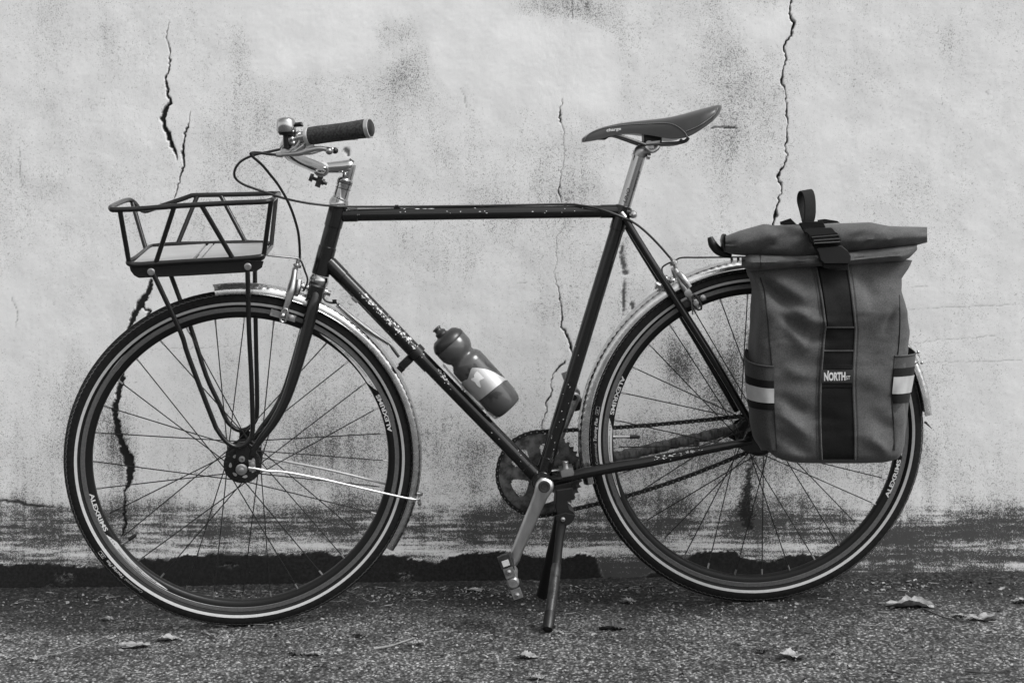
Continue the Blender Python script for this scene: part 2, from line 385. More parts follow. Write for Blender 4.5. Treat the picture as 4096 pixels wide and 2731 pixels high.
        d = ((wx-cx)/rx)**2+((wy-cy)/ry)**2; dirt = dirt+a*(0.62 if cy < 1400 else 1.0)*np.exp(-d*0.9)
    def inpoly(poly, x, y):
        c = np.zeros(x.shape, bool); n = len(poly)
        for i in range(n):
            x1, y1 = poly[i]; x2, y2 = poly[(i+1) % n]
            if y1 == y2: continue
            k = ((y1 > y) != (y2 > y)) & (x < (x2-x1)*(y-y1)/(y2-y1)+x1); c ^= k
        return c
    clean = np.zeros_like(px)
    for poly in ([(1640, -30), (2040, -30), (2060, 66), (2240, 84), (2300, 80), (2380, 120), (2460, 160), (2462, 442), (2330, 440), (2262, 402), (2120, 405), (1920, 352), (1740, 335), (1722, 200), (1690, 120)],
                 [(1000, 130), (1240, 100), (1480, 75), (1500, 190), (1470, 285), (1180, 280), (1020, 290)], [(990, -30), (1640, -30), (1660, 60), (1400, 90), (1010, 125)],
                 [(1420, 400), (1520, 235), (1690, 130), (1700, 150), (1545, 262), (1450, 370)], [(3060, 60), (3140, 50), (3140, 170), (3040, 160)]):
        clean = np.maximum(clean, inpoly(poly, px+(fbm(px/25, py/25, 61)-.5)*16, py+(fbm(px/25, py/25, 62)-.5)*16)*1.0)
    k5 = np.ones(9)/9
    for _ in range(3):
        clean = np.apply_along_axis(lambda r: np.convolve(np.pad(r, 4, mode='edge'), k5, 'valid'), 1, clean); clean = np.apply_along_axis(lambda r: np.convolve(np.pad(r, 4, mode='edge'), k5, 'valid'), 0, clean)
    dirt = dirt-clean*0.26
    dirt = dirt+(fbm(px/16, py/420, 33, 3)-0.5)*0.20*sstep(1450, 2000, py)+(fbm(px/22, py/700, 34, 3)-0.5)*0.10
    # soiled foot of the wall
    st = fbm(px/150, py/9, 77, 4, 0.6); st2 = fbm(px/40, py/26, 78, 4)
    base = sstep(1930, 2110, py+(fbm(px/160, py/80, 31)-0.5)*170)*0.46 + sstep(1400, 1950, py)*0.10
    light = np.exp(-((py-(2195+12*np.sin(px/260)))/30)**2)
    lowc = sstep(1990, 2090, py)
    dirt = dirt+base-light*(0.14+0.36*st2)*lowc+(st-0.5)*0.95*lowc+(st2-0.5)*0.3*lowc
    top = np.interp(px.ravel(), [-400, 0, 60, 122, 240, 270, 392, 460, 530, 578, 668, 726, 901, 1000, 1100, 1200, 1300, 1367, 1400, 1577, 1635, 1746, 1836, 1900, 2000, 2104, 2257, 2334, 2380, 2412, 2560, 2700, 2746, 2810, 2938, 2976, 3097, 3161, 3244, 3295, 3330, 3345, 3500, 5000],
                    [2250, 2255, 2260, 2247, 2250, 2263, 2266, 2262, 2239, 2228, 2242, 2223, 2213, 2213, 2216, 2210, 2204, 2224, 2206, 2215, 2233, 2242, 2215, 2208, 2202, 2217, 2230, 2212, 2217, 2318, 2312, 2250, 2225, 2200, 2206, 2232, 2244, 2219, 2212, 2232, 2290, 2330, 2320, 2310]).reshape(px.shape)
    rag = (fbm(px/10, py/8, 91, 3)-0.5)*16+(fbm(px/34, py/30, 92, 3)-0.5)*18
    black = sstep(-1.5, 1.5, py-top+rag)
    for cx, cy, rx, ry in ((260, 2305, 40, 26), (215, 2345, 45, 14), (915, 2255, 46, 9), (1630, 2310, 40, 22), (975, 2375, 26, 10)):
        black = black*(1-blob(cx, cy, rx, ry, 3, 0.6)*0.75*(fbm(px/7, py/6, 95, 3) > 0.47))
    strip = np.exp(-((py-2215)/24)**2)*sstep(3400, 3500, px)+np.exp(-((py-2140)/50)**2)*0.6*sstep(3300, 3500, px)
    dirt = dirt+strip*0.40*(0.6+0.8*st2)+((px > 2396) & (px < 2760))*sstep(2190, 2260, py)*0.22
    dirt = dirt+sstep(60, 0, np.abs(py-2318))*0.25*(px > 2396)
    black = np.maximum(black, 0.0)
    gz = ground_z(X, Yw)
    Yo = Yw+depth-0.0028*black+(fbm(px/160, py/160, 14, 3)-0.5)*0.003+(fbm(px/12, py/12, 15, 3)-0.5)*0.0004
    Yo = Yo-0.0002*clean
    me = grid_mesh('wall', X, Yo, Z)
    add_attr(me, 'dirt', np.clip(dirt, 0, 1.2)); add_attr(me, 'dark', dark); add_attr(me, 'black', black); add_attr(me, 'clean', clean)
    m, nt, bs = new_mat('weathered_plaster')
    def A(n): a = N(nt, 'ShaderNodeAttribute'); a.attribute_name = n; return a.outputs['Fac']
    D, K, BL, CL = A('dirt'), A('dark'), A('black'), A('clean')
    n1 = noise(nt, 420, 3, 0.62); n2 = noise(nt, 150, 3, 0.6); n3 = noise(nt, 12, 4, 0.6); n4 = noise(nt, 780, 2, 0.6)
    # speckle: fine dark pits, denser where dirt is high
    thr = math_(nt, 'ADD', math_(nt, 'MULTIPLY', D, -0.27), 0.632)
    s1 = math_(nt, 'ADD', math_(nt, 'MULTIPLY', n1, 0.72), math_(nt, 'MULTIPLY', n2, 0.28))
    sp = math_(nt, 'MULTIPLY', math_(nt, 'SUBTRACT', s1, thr), 22.0); sp = ramp(nt, sp, 0.0, 1.0)
    thr2 = math_(nt, 'ADD', math_(nt, 'MULTIPLY', D, -0.25), 0.660)
    sp2 = ramp(nt, math_(nt, 'MULTIPLY', math_(nt, 'SUBTRACT', n4, thr2), 20.0), 0, 1)
    light_ = math_(nt, 'MULTIPLY', ramp(nt, n3, 0.3, 0.7, 0.595, 0.655), ramp(nt, n4, 0.3, 0.7, 0.93, 1.07))
    film = ramp(nt, D, 0.25, 1.0, 1.0, 0.66)                       # thin grime film with density
    light_ = math_(nt, 'MULTIPLY', math_(nt, 'MULTIPLY', light_, film), math_(nt, 'ADD', 1.0, math_(nt, 'MULTIPLY', CL, 0.055)))
    spd = math_(nt, 'MAXIMUM', sp, math_(nt, 'MULTIPLY', sp2, 0.7))
    spd = math_(nt, 'MULTIPLY', spd, ramp(nt, D, 0.0, 0.85, 0.36, 0.97))
    c = mixf(nt, spd, light_, 0.045)
    c = mixf(nt, K, c, 0.010)
    blk = math_(nt, 'MULTIPLY', BL, ramp(nt, n1, 0.68, 0.74, 1.0, 0.2))
    blc = ramp(nt, n2, 0.3, 0.75, 0.009, 0.020)
    c = mixf(nt, blk, c, blc)
    grey(nt, bs, c); bs.inputs['Roughness'].default_value = 0.85; bs.inputs['Specular IOR Level'].default_value = 0.2
    tr = noise(nt, 26, 4, 0.62, stretch=(1, 1, 0.45)); hh = math_(nt, 'SUBTRACT', math_(nt, 'ADD', math_(nt, 'MULTIPLY', tr, 1.6), math_(nt, 'ADD', math_(nt, 'MULTIPLY', n4, 0.5), math_(nt, 'MULTIPLY', n1, 0.7))), math_(nt, 'MULTIPLY', spd, 0.6))
    bump(nt, bs, hh, 0.30, 0.0009)
    me.materials.append(m)
    o = bpy.data.objects.new('wall', me); link(o, None, Matrix.Identity(4))
    tag(o, 'pale cracked plaster wall with speckled stains and flaking black paint along its foot', 'wall')
    # top and back of the wall so that it is a solid body
    return o
wall = make_wall()
mb = MB()
for z0, z1, t in ((-0.9, 2.9, 0.25),):
    a = Vector((-9.2, WA+WB*-9.2+0.02, z0)); b = Vector((9.2, WA+WB*9.2+0.02, z0)); n = Vector((0, 1, 0))
    mb.box((a+b)/2+Vector((0, t/2, (z1-z0)/2)), (b-a)/2, n*t/2, Vector((0, 0, (z1-z0)/2)), 0.005)
core = mb.build('wall_core', 'label', wall, Matrix.Identity(4))
# ================================================================== the ground
def make_ground():
    xs = axis(-1.30, 1.24, 0.0034, 45, 1.3); ys = list(np.arange(1.86, 3.13, 0.0036)); d = 0.004
    while ys[-1] < 40: d *= 1.4; ys.append(ys[-1]+d)
    d = 0.004
    while ys[0] > -40: d *= 1.35; ys.insert(0, ys[0]-d)
    X, Yg = np.meshgrid(xs, np.array(ys)); Z = ground_z(X, Yg)
    near = sstep(2.4, 1.6, np.abs(X))*sstep(1.2, 1.7, Yg)
    # coarse aggregate proud of the binder
    st = vnoise(X/0.0046, Yg/0.0046, 5)*0.6+vnoise(X/0.0085, Yg/0.0085, 6)*0.4
    Z = Z+near*(0.0026*sstep(0.45, 0.85, st)+0.004*(fbm(X/0.16, Yg/0.16, 12, 4)-0.5)+0.0022*(fbm(X/0.02, Yg/0.02, 13, 3)-0.5))-0.0012
    dw = (WA+WB*X)-Yg                                                # distance to the wall: silt and litter bank
    Z = Z+near*0.010*sstep(0.12, 0.0, dw+0.05*(fbm(X/0.08, Yg/0.08, 22, 3)-0.5))*(Yg < WA+WB*X+0.1)
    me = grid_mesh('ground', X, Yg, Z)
    add_attr(me, 'darken', near*np.clip(sstep(0.58, 0.06, dw+(fbm(X/0.14, Yg/0.10, 24, 4)-0.5)*0.22), 0, 1)); add_attr(me, 'stone', near*st)  # ground colour darkens raggedly towards the wall
    m, nt, bs = new_mat('old_asphalt')
    a = N(nt, 'ShaderNodeAttribute'); a.attribute_name = 'darken'
    vo = N(nt, 'ShaderNodeTexVoronoi'); vo.inputs['Scale'].default_value = 150; tc = N(nt, 'ShaderNodeTexCoord'); nt.links.new(tc.outputs['Object'], vo.inputs['Vector'])
    bwv = N(nt, 'ShaderNodeRGBToBW'); nt.links.new(vo.outputs['Color'], bwv.inputs[0])
    vo2 = N(nt, 'ShaderNodeTexVoronoi'); vo2.inputs['Scale'].default_value = 330; nt.links.new(tc.outputs['Object'], vo2.inputs['Vector'])
    bw2 = N(nt, 'ShaderNodeRGBToBW'); nt.links.new(vo2.outputs['Color'], bw2.inputs[0])
    n1 = noise(nt, 700, 3, 0.6); n2 = noise(nt, 6, 5, 0.6); n3 = noise(nt, 60, 4, 0.6)
    st = math_(nt, 'ADD', math_(nt, 'MULTIPLY', bwv.outputs[0], 0.6), math_(nt, 'MULTIPLY', bw2.outputs[0], 0.4))
    g = ramp(nt, st, 0.22, 0.82, 0.030, 0.30)
    g = math_(nt, 'MULTIPLY', g, ramp(nt, n1, 0.3, 0.7, 0.6, 1.4))
    g = math_(nt, 'MULTIPLY', g, ramp(nt, n2, 0.3, 0.7, 0.62, 1.35))
    g = math_(nt, 'MULTIPLY', g, ramp(nt, n3, 0.3, 0.7, 0.75, 1.25))
    edge = ramp(nt, vo.outputs['Distance'], 0.25, 0.55, 1.0, 0.25)
    g = math_(nt, 'MULTIPLY', g, edge)
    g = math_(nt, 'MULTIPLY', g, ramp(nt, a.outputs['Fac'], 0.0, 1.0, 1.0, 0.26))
    grey(nt, bs, g); bs.inputs['Roughness'].default_value = 0.7; bs.inputs['Specular IOR Level'].default_value = 0.35
    bump(nt, bs, math_(nt, 'SUBTRACT', math_(nt, 'MULTIPLY', n1, 0.4), vo.outputs['Distance']), 0.45, 0.0020)
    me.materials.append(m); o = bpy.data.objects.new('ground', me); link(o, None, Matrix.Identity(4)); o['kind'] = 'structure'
    o['label'] = 'rough worn asphalt strewn with needles and leaf litter'
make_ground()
#@@LITTER
def gpt(px, py):                              # photograph pixel -> point on the ground
    d = Vector(((px-2048)/FPX, 1, -(py-1365.5)/FPX)); t = 2.5
    for _ in range(30):
        p = Vector((0, 0, H))+d*t; t = (H-float(ground_z(p.x, p.y)))/(-d.z)
    p = Vector((0, 0, H))+d*t; return p
M['straw'] = simple('dry_needle', 0.24, 0.7, var=0.35, vscale=9)
M['leafm'] = simple('dry_leaf', 0.22, 0.65, var=0.4, vscale=60, bmp=0.5, bscale=160, bdist=0.002)
M['leafd'] = simple('dark_rotten_leaf', 0.045, 0.7, var=0.4, vscale=60)
M['stonem'] = simple('loose_grit', 0.16, 0.8, var=0.7, vscale=25)
M['twigm'] = simple('dark_twig', 0.035, 0.75, var=0.4, vscale=80)
def litter():
    mb = MB(); rr = random.Random(3)
    for i in range(620):                                             # needles and straws
        y = rr.uniform(1.95, 2.98); x = rr.uniform(-0.45, 0.45)*y
        if rr.random() < 0.45: y = WA+WB*x-abs(rr.gauss(0, 0.10))-0.004
        if y > WA+WB*x-0.004: continue
        z = float(ground_z(x, y))+0.003+rr.random()*0.004; L = rr.uniform(0.008, 0.034)*(1 if rr.random() < .85 else 1.5); a = rr.gauss(0, 1.0)+(PI if rr.random() < .5 else 0); w = rr.uniform(0.0003, 0.0008)
        d = Vector((math.cos(a), math.sin(a)*0.8, rr.uniform(-0.05, 0.12))); s = Vector((-d.y, d.x, 0)).normalized(); bend = rr.uniform(-.25, .25)
        pts = [Vector((x, y, z))+d*L*t+s*bend*L*(t*t) for t in (0, .5, 1)]
        mb.mat(0 if rr.random() < 0.75 else 1).tube(pts, [w, w, w*0.5], 4)
    mb.build('pine_needles', ['straw', 'twigm'], None, Matrix.Identity(4))['kind'] = 'stuff'
    mb = MB()
    for i in range(3600):                                            # grit
        y = rr.uniform(1.95, 2.98); x = rr.uniform(-0.45, 0.45)*y
        if rr.random() < 0.3: y = WA+WB*x-abs(rr.gauss(0, 0.07))-0.004
        if y > WA+WB*x-0.004: continue
        r = rr.uniform(0.0012, 0.0034); c = Vector((x, y, float(ground_z(x, y))+0.0015)); h = r*rr.uniform(.4, .9); a0 = rr.random()*6
        vs = [c+Vector((math.cos(a0+k*PI/2.5)*r*rr.uniform(.7, 1.2), math.sin(a0+k*PI/2.5)*r*rr.uniform(.7, 1.2), -r*0.4)) for k in range(5)]
        vs += [v+(c-v)*0.45+Vector((0, 0, h)) for v in vs[:]]
        mb.mat(0 if rr.random() < .12 else 1); mb.add(vs, [(k, (k+1) % 5, 5+(k+1) % 5, 5+k) for k in range(5)]+[(5, 6, 7, 8, 9)])
    mb.build('gravel', ['straw', 'stonem'], None, Matrix.Identity(4), sharp=20)['kind'] = 'stuff'
    mb = MB()
    for i in range(900):                                             # leaf crumbs
        y = rr.uniform(1.95, 2.98); x = rr.uniform(-0.45, 0.45)*y
        if rr.random() < 0.5: y = WA+WB*x-abs(rr.gauss(0, 0.08))-0.006
        if y > WA+WB*x-0.006: continue
        r = rr.uniform(0.002, 0.0065); c = Vector((x, y, float(ground_z(x, y))+0.004)); a0 = rr.random()*6; n = 6
        vs = [c+Vector((math.cos(a0+k*PI/3)*r*rr.uniform(.5, 1.4), math.sin(a0+k*PI/3)*r*rr.uniform(.4, 1.0), rr.uniform(-.002, .003))) for k in range(n)]
        vs += [v-Vector((0, 0, 0.0005)) for v in vs[:]]
        mb.mat(0 if rr.random() < .45 else 1); mb.add(vs, [tuple(range(n)), tuple(reversed(range(n, 2*n)))]+[(k, (k+1) % n, n+(k+1) % n, n+k) for k in range(n)])
    mb.build('leaf_litter', ['leafm', 'leafd'], None, Matrix.Identity(4), sharp=20)['kind'] = 'stuff'
litter()
def leaf(px, py, wpx, hpx, seed, label, curl=0.35, lobes=0, mat='leafm', ang=0.0, name='dry_leaf', group='dry leaves on the asphalt'):
    rr = random.Random(seed); c = gpt(px, py); s = c.y/FPX; L = wpx*s/2; Wd = min(hpx*s/2*3.2, L*0.75); rows = []; nu, nv = 15, 8
    ph = rr.random()*6
    for i in range(nu):
        u = i/(nu-1)*2-1; half = (1-abs(u)**2.2)**0.7
        if lobes: half *= 0.55+0.45*abs(math.cos(u*PI*lobes/2+ph))+rr.uniform(-.12, .12)
        half = max(half*(1+rr.uniform(-.16, .16)), 0.03); row = []; zj = rr.uniform(-.0012, .0018)
        for j in range(nv+1):
            v = j/nv*2-1
            x = u*L*(1+rr.uniform(-.03, .03)); y = v*half*Wd*(1+rr.uniform(-.06, .06)*abs(v))
            z = 0.0025+curl*Wd*(abs(v)**1.6*half*0.8+0.35*math.sin(u*4+ph)*0.4+0.25*math.sin(v*5+u*3+ph))*0.8+abs(math.sin(u*9+ph))*0.0012+zj+rr.uniform(-.0007, .0007)
            row.append(Vector((x*math.cos(ang)-y*math.sin(ang), x*math.sin(ang)+y*math.cos(ang), max(z, 0.0006))))
        rows.append(row)
    mb = MB(); mb.grid(rows); low = [[p-Vector((0, 0, 0.0006)) for p in r] for r in rows]; mb.grid([list(reversed(r)) for r in low])
    ca, sa = math.cos(ang), math.sin(ang)
    mb.tube([Vector((ca*t*L, sa*t*L, 0.004+curl*Wd*0.1)) for t in (-1.25, -.9, 0, .8)], [0.0009, 0.0008, 0.0006, 0.0003], 5)
    o = mb.build(name, mat, None, Matrix.Translation(c), sharp=60); tag(o, label, 'leaf', group)
leaf(3640, 2425, 190, 52, 1, 'large pale crumpled leaf lying beyond the rear wheel, right of the tyre', 0.5, 3, ang=-.15)
leaf(3940, 2480, 130, 60, 2, 'pale curled leaf with a dark hole, farther right than the large crumpled leaf', 0.55, 2, ang=.1)
leaf(3840, 2468, 60, 34, 3, 'small broken leaf between the two large crumpled leaves on the right', 0.5, 2)
leaf(4085, 2410, 70, 44, 4, 'white leaf cut by the right border of the photo', 0.5, 0)
leaf(3170, 2630, 110, 36, 5, 'pale folded leaf lying well in front of the rear wheel', 0.6, 2, ang=-.2)
leaf(540, 2585, 130, 26, 6, 'flat shredded pale leaf in front of the front wheel', 0.25, 4)
leaf(668, 2560, 90, 18, 7, 'narrow pale leaf curling just right of the shredded one', 0.5, 0, ang=.25)
leaf(428, 2478, 52, 18, 8, 'small grey leaf close to the lower left of the front tyre', 0.3, 0)
leaf(135, 2640, 50, 14, 9, 'white leaf scrap near the lower left corner', 0.5, 2)
leaf(1905, 2363, 66, 24, 10, 'small round leaf at the wall foot between front wheel and pedal', 0.25, 0)
leaf(2515, 2410, 60, 22, 11, 'small folded leaf below the rear tyre, near the kickstand', 0.5, 0)
leaf(2110, 2632, 90, 18, 12, 'dark edged leaf lying in front of the kickstand foot', 0.5, 0, ang=-.2)
leaf(2145, 2715, 66, 16, 13, 'pale smooth leaf at the lower border under the kickstand', 0.3, 0)
leaf(1255, 2620, 80, 16, 14, 'thin torn leaf between front tyre and the long straw', 0.4, 2)
leaf(1670, 2578, 60, 14, 15, 'slim pale leaf beside the peeled twig', 0.4, 0, ang=.1)
leaf(2450, 2515, 110, 30, 16, 'dark rotten leaf lying right of the kickstand foot', 0.5, 4, mat='leafd', name='rotten_leaf', group=None)
leaf(1190, 2620, 70, 26, 17, 'dark rotten leaf lump in front of the front tyre', 0.5, 3, mat='leafd', name='rotten_leaf', group=None)
leaf(1440, 2545, 60, 20, 18, 'small dark leaf lump left of the peeled twig', 0.5, 3, mat='leafd', name='rotten_leaf', group=None)
leaf(3050, 2608, 50, 18, 19, 'dark curled leaf left of the pale folded leaf', 0.6, 0, mat='leafd', name='rotten_leaf', group=None, ang=-.4)
leaf(2195, 2510, 60, 14, 20, 'thin dark leaf touching the kickstand foot', 0.4, 0, mat='leafd', name='rotten_leaf', group=None)
def twig(pts, r, label, mat='twigm'):
    P = [gpt(x, y)+Vector((0, 0, 0.004)) for x, y in pts]; base = P[0].copy(); mb = MB(); mb.tube([p-base for p in P], [r*(1-0.6*i/(len(P)-1)) for i in range(len(P))], 7, smooth=5)
    tag(mb.build('twig', mat, None, Matrix.Translation(base)), label, 'twig', 'twigs on the asphalt')
twig([(1495, 2600), (1560, 2590), (1620, 2570), (1650, 2560)], 0.0022, 'pale peeled twig lying between the wheels', 'straw')
twig([(780, 2530), (830, 2545), (870, 2570)], 0.0024, 'short dark twig under the front tyre')
twig([(3860, 2692), (3960, 2698), (4060, 2680)], 0.0022, 'long dark twig near the lower right corner')
twig([(3550, 2690), (3620, 2708)], 0.002, 'short dark twig left of the long one at the lower right')
twig([(3690, 2440), (3740, 2462), (3790, 2480), (3900, 2500)], 0.002, 'dark leaf stalk running between the right-hand leaves')
twig([(280, 2605), (350, 2580), (440, 2545)], 0.0009, 'pale stalk left of the shredded leaf', 'straw')
twig([(100, 2640), (230, 2620), (300, 2600)], 0.0009, 'pale stalk near the lower left corner', 'straw')
#@@BIKE
# ================================================================== the bicycle
ROOT = empty('bicycle', BIKE_M @ Matrix.Translation((0, 0, -0.353)))
tag(ROOT, 'black steel city bicycle with front rack standing on its kickstand before the cracked wall', 'bicycle')
def part(name, space=B, parent=ROOT): return empty(name, space.M, parent)
# ---------------- wheels
def ringpt(r, th, y): return Vector((r*math.cos(th), y, r*math.sin(th)))
tyre_me = None
def tyre_mesh():
    nth, ns = 720, 30; R0, r0 = 0.3335, 0.0195; th = np.arange(nth)*2*PI/nth
    al = np.linspace(-2.42, 2.42, ns)                            # section angle, 0 = outermost
    TH, AL = np.meshgrid(th, al, indexing='ij')
    s = TH*R0/0.0105                                            # arc in tread pitches
    shoulder = (np.abs(AL) > 0.55) & (np.abs(AL) < 1.12)
    sk = np.mod(s+np.abs(AL)*0.7+(AL > 0)*0.5, 1.0)
    groove = (shoulder & (sk < 0.20))*0.0014+((np.abs(np.abs(AL)-0.50) < 0.09))*0.0009+((np.abs(AL) <= 0.42) & (np.mod(s*0.5+AL*0.9, 1) < 0.1))*0.0008
    r = r0-groove; r = np.where(np.abs(AL) > 1.15, r0-0.0011, r)
    rad = R0+r*np.cos(AL)*1.0; y = r*np.sin(AL)
    co = np.stack([rad*np.cos(TH), y, rad*np.sin(TH)], -1)
    mb = MB(); mb.grid([[Vector(p) for p in row] for row in co.tolist()]+[[Vector(p) for p in co[0].tolist()]])
    return mb
def strip_ring(mb, r0, r1, y0, y1, a0, a1, n=200):
    rows = []
    for i in range(n+1):
        t = a0+(a1-a0)*i/n; rows.append([ringpt(r0, t, y0), ringpt((r0+r1)/2, t, (y0+y1)/2-0.0002), ringpt(r1, t, y1)])
    mb.grid(rows)
def arc_fn(r0, h, a0, length, y, sgn=1, up=1, slope=0.0):
    # u along the arc (sgn +1 = counter-clockwise), v radial (up=-1: tops face the hub)
    def fn(u, v):
        t = a0+sgn*u*length/r0; rad = r0+up*v*h; return Vector((rad*math.cos(t), y+slope*(rad-r0), rad*math.sin(t)))
    return fn
SPOKE = {}
def wheel(space, centre, name, label_a, tyre_a, valve_a, spoke0, flange, rear):
    wp = empty(name, space.M @ Matrix.Translation(centre), ROOT); S = WM[wp.name]
    global tyre_me
    if tyre_me is None: tyre_me = tyre_mesh().build('tyre', 'rubber', None, None, sharp=30, data_only=True)
    ty = inst('tyre', tyre_me, wp, S)
    # worn light tread edges
    mb = MB(); n = int(2*PI*0.3335/0.0105)
    for i in range(n):
        for off, rr_, ln in ((0.05, 0.3448, .0058), (0.52, 0.3458, .0046)):
            t0 = (i+off)*2*PI/n; t1 = t0+ln/0.3335; al = math.acos((rr_-0.3335)/0.0195); y = -0.0195*math.sin(al)-0.0001
            mb.add([ringpt(rr_, t0, y), ringpt(rr_, t1, y), ringpt(rr_+.0008, t1, y+.0004), ringpt(rr_+.0008, t0, y+.0004)], [(0, 1, 2, 3)])
            mb.add([ringpt(rr_, t1, y), ringpt(rr_+.0035, t1+0.006, y+.0034), ringpt(rr_+.0035, t1+0.0077, y+.0034), ringpt(rr_, t1+0.002, y)], [(0, 1, 2, 3)])
    e = mb.build('tread_edge', 'tread_edge', wp, S); e['kind'] = 'stuff'
    mb = MB(); strip_ring(mb, 0.3243, 0.3297, -0.0177, -0.0196, 0, 2*PI, 240)
    strip_ring(mb, 0.3297, 0.3243, 0.0196, 0.0177, 0, 2*PI, 240); mb.build('reflective_stripe', 'stripe', wp, S)
    # rim
    mb = MB()
    prof = [(-0.0060, 0.2972), (-0.0085, 0.2985), (-0.0108, 0.3030), (-0.0116, 0.3095)]
    def lat(pr, m): mb.mat(m); mb.grid([[ringpt(r, 2*PI*k/240, y) for k in range(240)] for y, r in pr], closed=True)
    lat([(-y, r) for y, r in reversed(prof)]+[(0.006, 0.2972)][:0], 0)
    lat([(0.0060, 0.2972), (0, 0.2965), (-0.0060, 0.2972)]+prof[1:], 0)
    for sg in (-1, 1):
        q = [(-0.0112, 0.3097), (-0.0119, 0.3105), (-0.0119, 0.3130), (-0.0116, 0.3132), (-0.0116, 0.3136), (-0.0119, 0.3138), (-0.0119, 0.3188), (-0.0112, 0.3192), (-0.009, 0.3192)]
        q = [(y*(-sg), r) for y, r in q]; lat(q if sg > 0 else list(reversed(q)), 1)
    mb.build('rim', ['rimblack', 'track'], wp, S, sharp=40)
    # decals on the camera side of the rim
    for k in (0, 1):
        mb = MB(); a0 = math.radians(label_a)+k*PI
        lettering(mb, 'ALEXRIMS', arc_fn(0.3088, 0.0082, a0, 0.0845, -0.01215, 1, -1, -0.10), weight=0.028)
        mb.build('rim_lettering', 'label', wp, S); mb = MB()
        # white wedge label
        rows = []; L0 = a0+math.radians(17.2); L1 = a0+math.radians(49)
        for i in range(61):
            t = i/60; a = L0+(L1-L0)*t; hi = 0.3092-0.0015*t; lo = hi-0.0102*min(1, 0.15+t*6)*(1-t)**0.55
            rows.append([ringpt(hi, a, -0.0118), ringpt(lo, a, -0.0111+(0.3030-lo)*0.0)])
        mb.grid(rows); mb.build('rim_label', 'label', wp, S)
    for k in (0, 1):
        mb = MB(); a0 = math.radians(label_a)+k*PI
        lettering(mb, 'DA22', arc_fn(0.3075, 0.0050, a0+math.radians(34), 0.0145, -0.0125, 1, -1, -0.10), weight=0.01)
        lettering(mb, 'WWW.ALEXRIMS.COM', arc_fn(0.3066, 0.0024, a0+math.radians(37.2), 0.034, -0.0125, 1, -1, -0.10), weight=0.01)
        lettering(mb, 'ETRTO 622X14 MADE IN TAIWAN', arc_fn(0.3070, 0.0024, a0+math.radians(24), 0.052, -0.0125, 1, -1, -0.10), weight=0.01)
        for j in range(3):
            c = ringpt(0.3052-0.0022*0, a0+math.radians(19.4+j*1.1), -0.0126)
            mb.lathe([(0, 0.0005), (0.0001, 0.0012)], c, Y, 10)
        mb.build('rim_small_print', 'blackprint', wp, S)
    # tyre sidewall print
    def tf(a0, length, h, r0=0.3332):
        def fn(u, v):
            t = math.radians(a0)-u*length/r0; rad = r0+v*h; al = math.acos(min(1, max(-1, (rad-0.3335)/0.0192)))
            return Vector((rad*math.cos(t), -0.0192*math.sin(al)-0.0003, rad*math.sin(t)))
        return fn
    mb = MB(); lettering(mb, 'Continental', tf(tyre_a, 0.044, 0.0052), weight=0.0).build('tyre_maker_lettering', 'greyprint', wp, S)
    mb = MB(); lettering(mb, 'Touring Plus', tf(tyre_a-8.4, 0.048, 0.0060), weight=0.015, shear=0.25)
    f = tf(tyre_a-17.9, 0.016, 0.0068); P = [f(0, 0), f(1, 0), f(1, 1), f(0, 1)]
    mb.tube([P[0], P[1], P[2], P[3]], 0.00035, 5, closed=True)
    for u in (.25, .55): mb.lathe([(0, 0.0008), (0.0001, 0.0014)], f(u, 0.5), Y, 10)
    mb.build('tyre_model_lettering', 'label', wp, S)
    # spokes
    fr, fw, cr = flange; key = (fr, fw)
    for i in range(32):
        th = math.radians(spoke0)+i*2*PI/32; side = -1 if i % 2 == 0 else 1; lead = 1 if (i//2) % 2 == 0 else -1
        a = ringpt(0.2968, th, side*0.002); off = math.radians(67.5-(0 if True else 0))*lead
        b = ringpt(fr, th+off, side*(fw+0.0015*lead)); L = (b-a).length
        k = (key, round(L, 4))
        if k not in SPOKE:
            mb = MB(); mb.mat(0).tube([Vector((0, 0, 0.008)), Vector((0, 0, L))], 0.00118, 7)
            mb.mat(1).tube([Vector((0, 0, -0.003)), Vector((0, 0, 0.011))], 0.0020, 7); SPOKE[k] = mb.build('spoke', ['spokem', 'alloy'], None, None, data_only=True)
        q = (b-a).to_track_quat('Z', 'Y').to_matrix().to_4x4(); inst('spoke', SPOKE[k], wp, S @ Matrix.Translation(a) @ q)
    # hub
    mb = MB()
    mb.lathe([(-fw-.0025, 0.012), (-fw-.0025, fr*0.62), (-fw-.0015, fr+.003), (-fw, fr+.0045), (-fw+.0015, fr+.003), (-fw+.002, fr*.62), (-fw+.006, cr), (fw-.006, cr), (fw-.002, fr*.62), (fw-.0015, fr+.003), (fw, fr+.0045), (fw+.0015, fr+.003), (fw+.0025, fr*.62), (fw+.0025, 0.012)], (0, 0, 0), Y, 48)
    mb.lathe([(-0.048, 0.005), (-0.048, 0.0095), (-0.040, 0.011), (-fw, 0.012)], (0, 0, 0), Y, 20); mb.lathe([(fw, 0.012), (0.040, 0.011), (0.048, 0.0095), (0.048, 0.005)], (0, 0, 0), Y, 20)
    mb.build('hub', 'satin', wp, S)
    mb = MB()                                                    # spoke heads
    for i in range(16):
        t = 2*PI*(i+.3)/16; mb.ball(ringpt(fr, t, -fw-.0022), 0.0018, 8)
    mb.build('spoke_heads', 'spokem', wp, S)
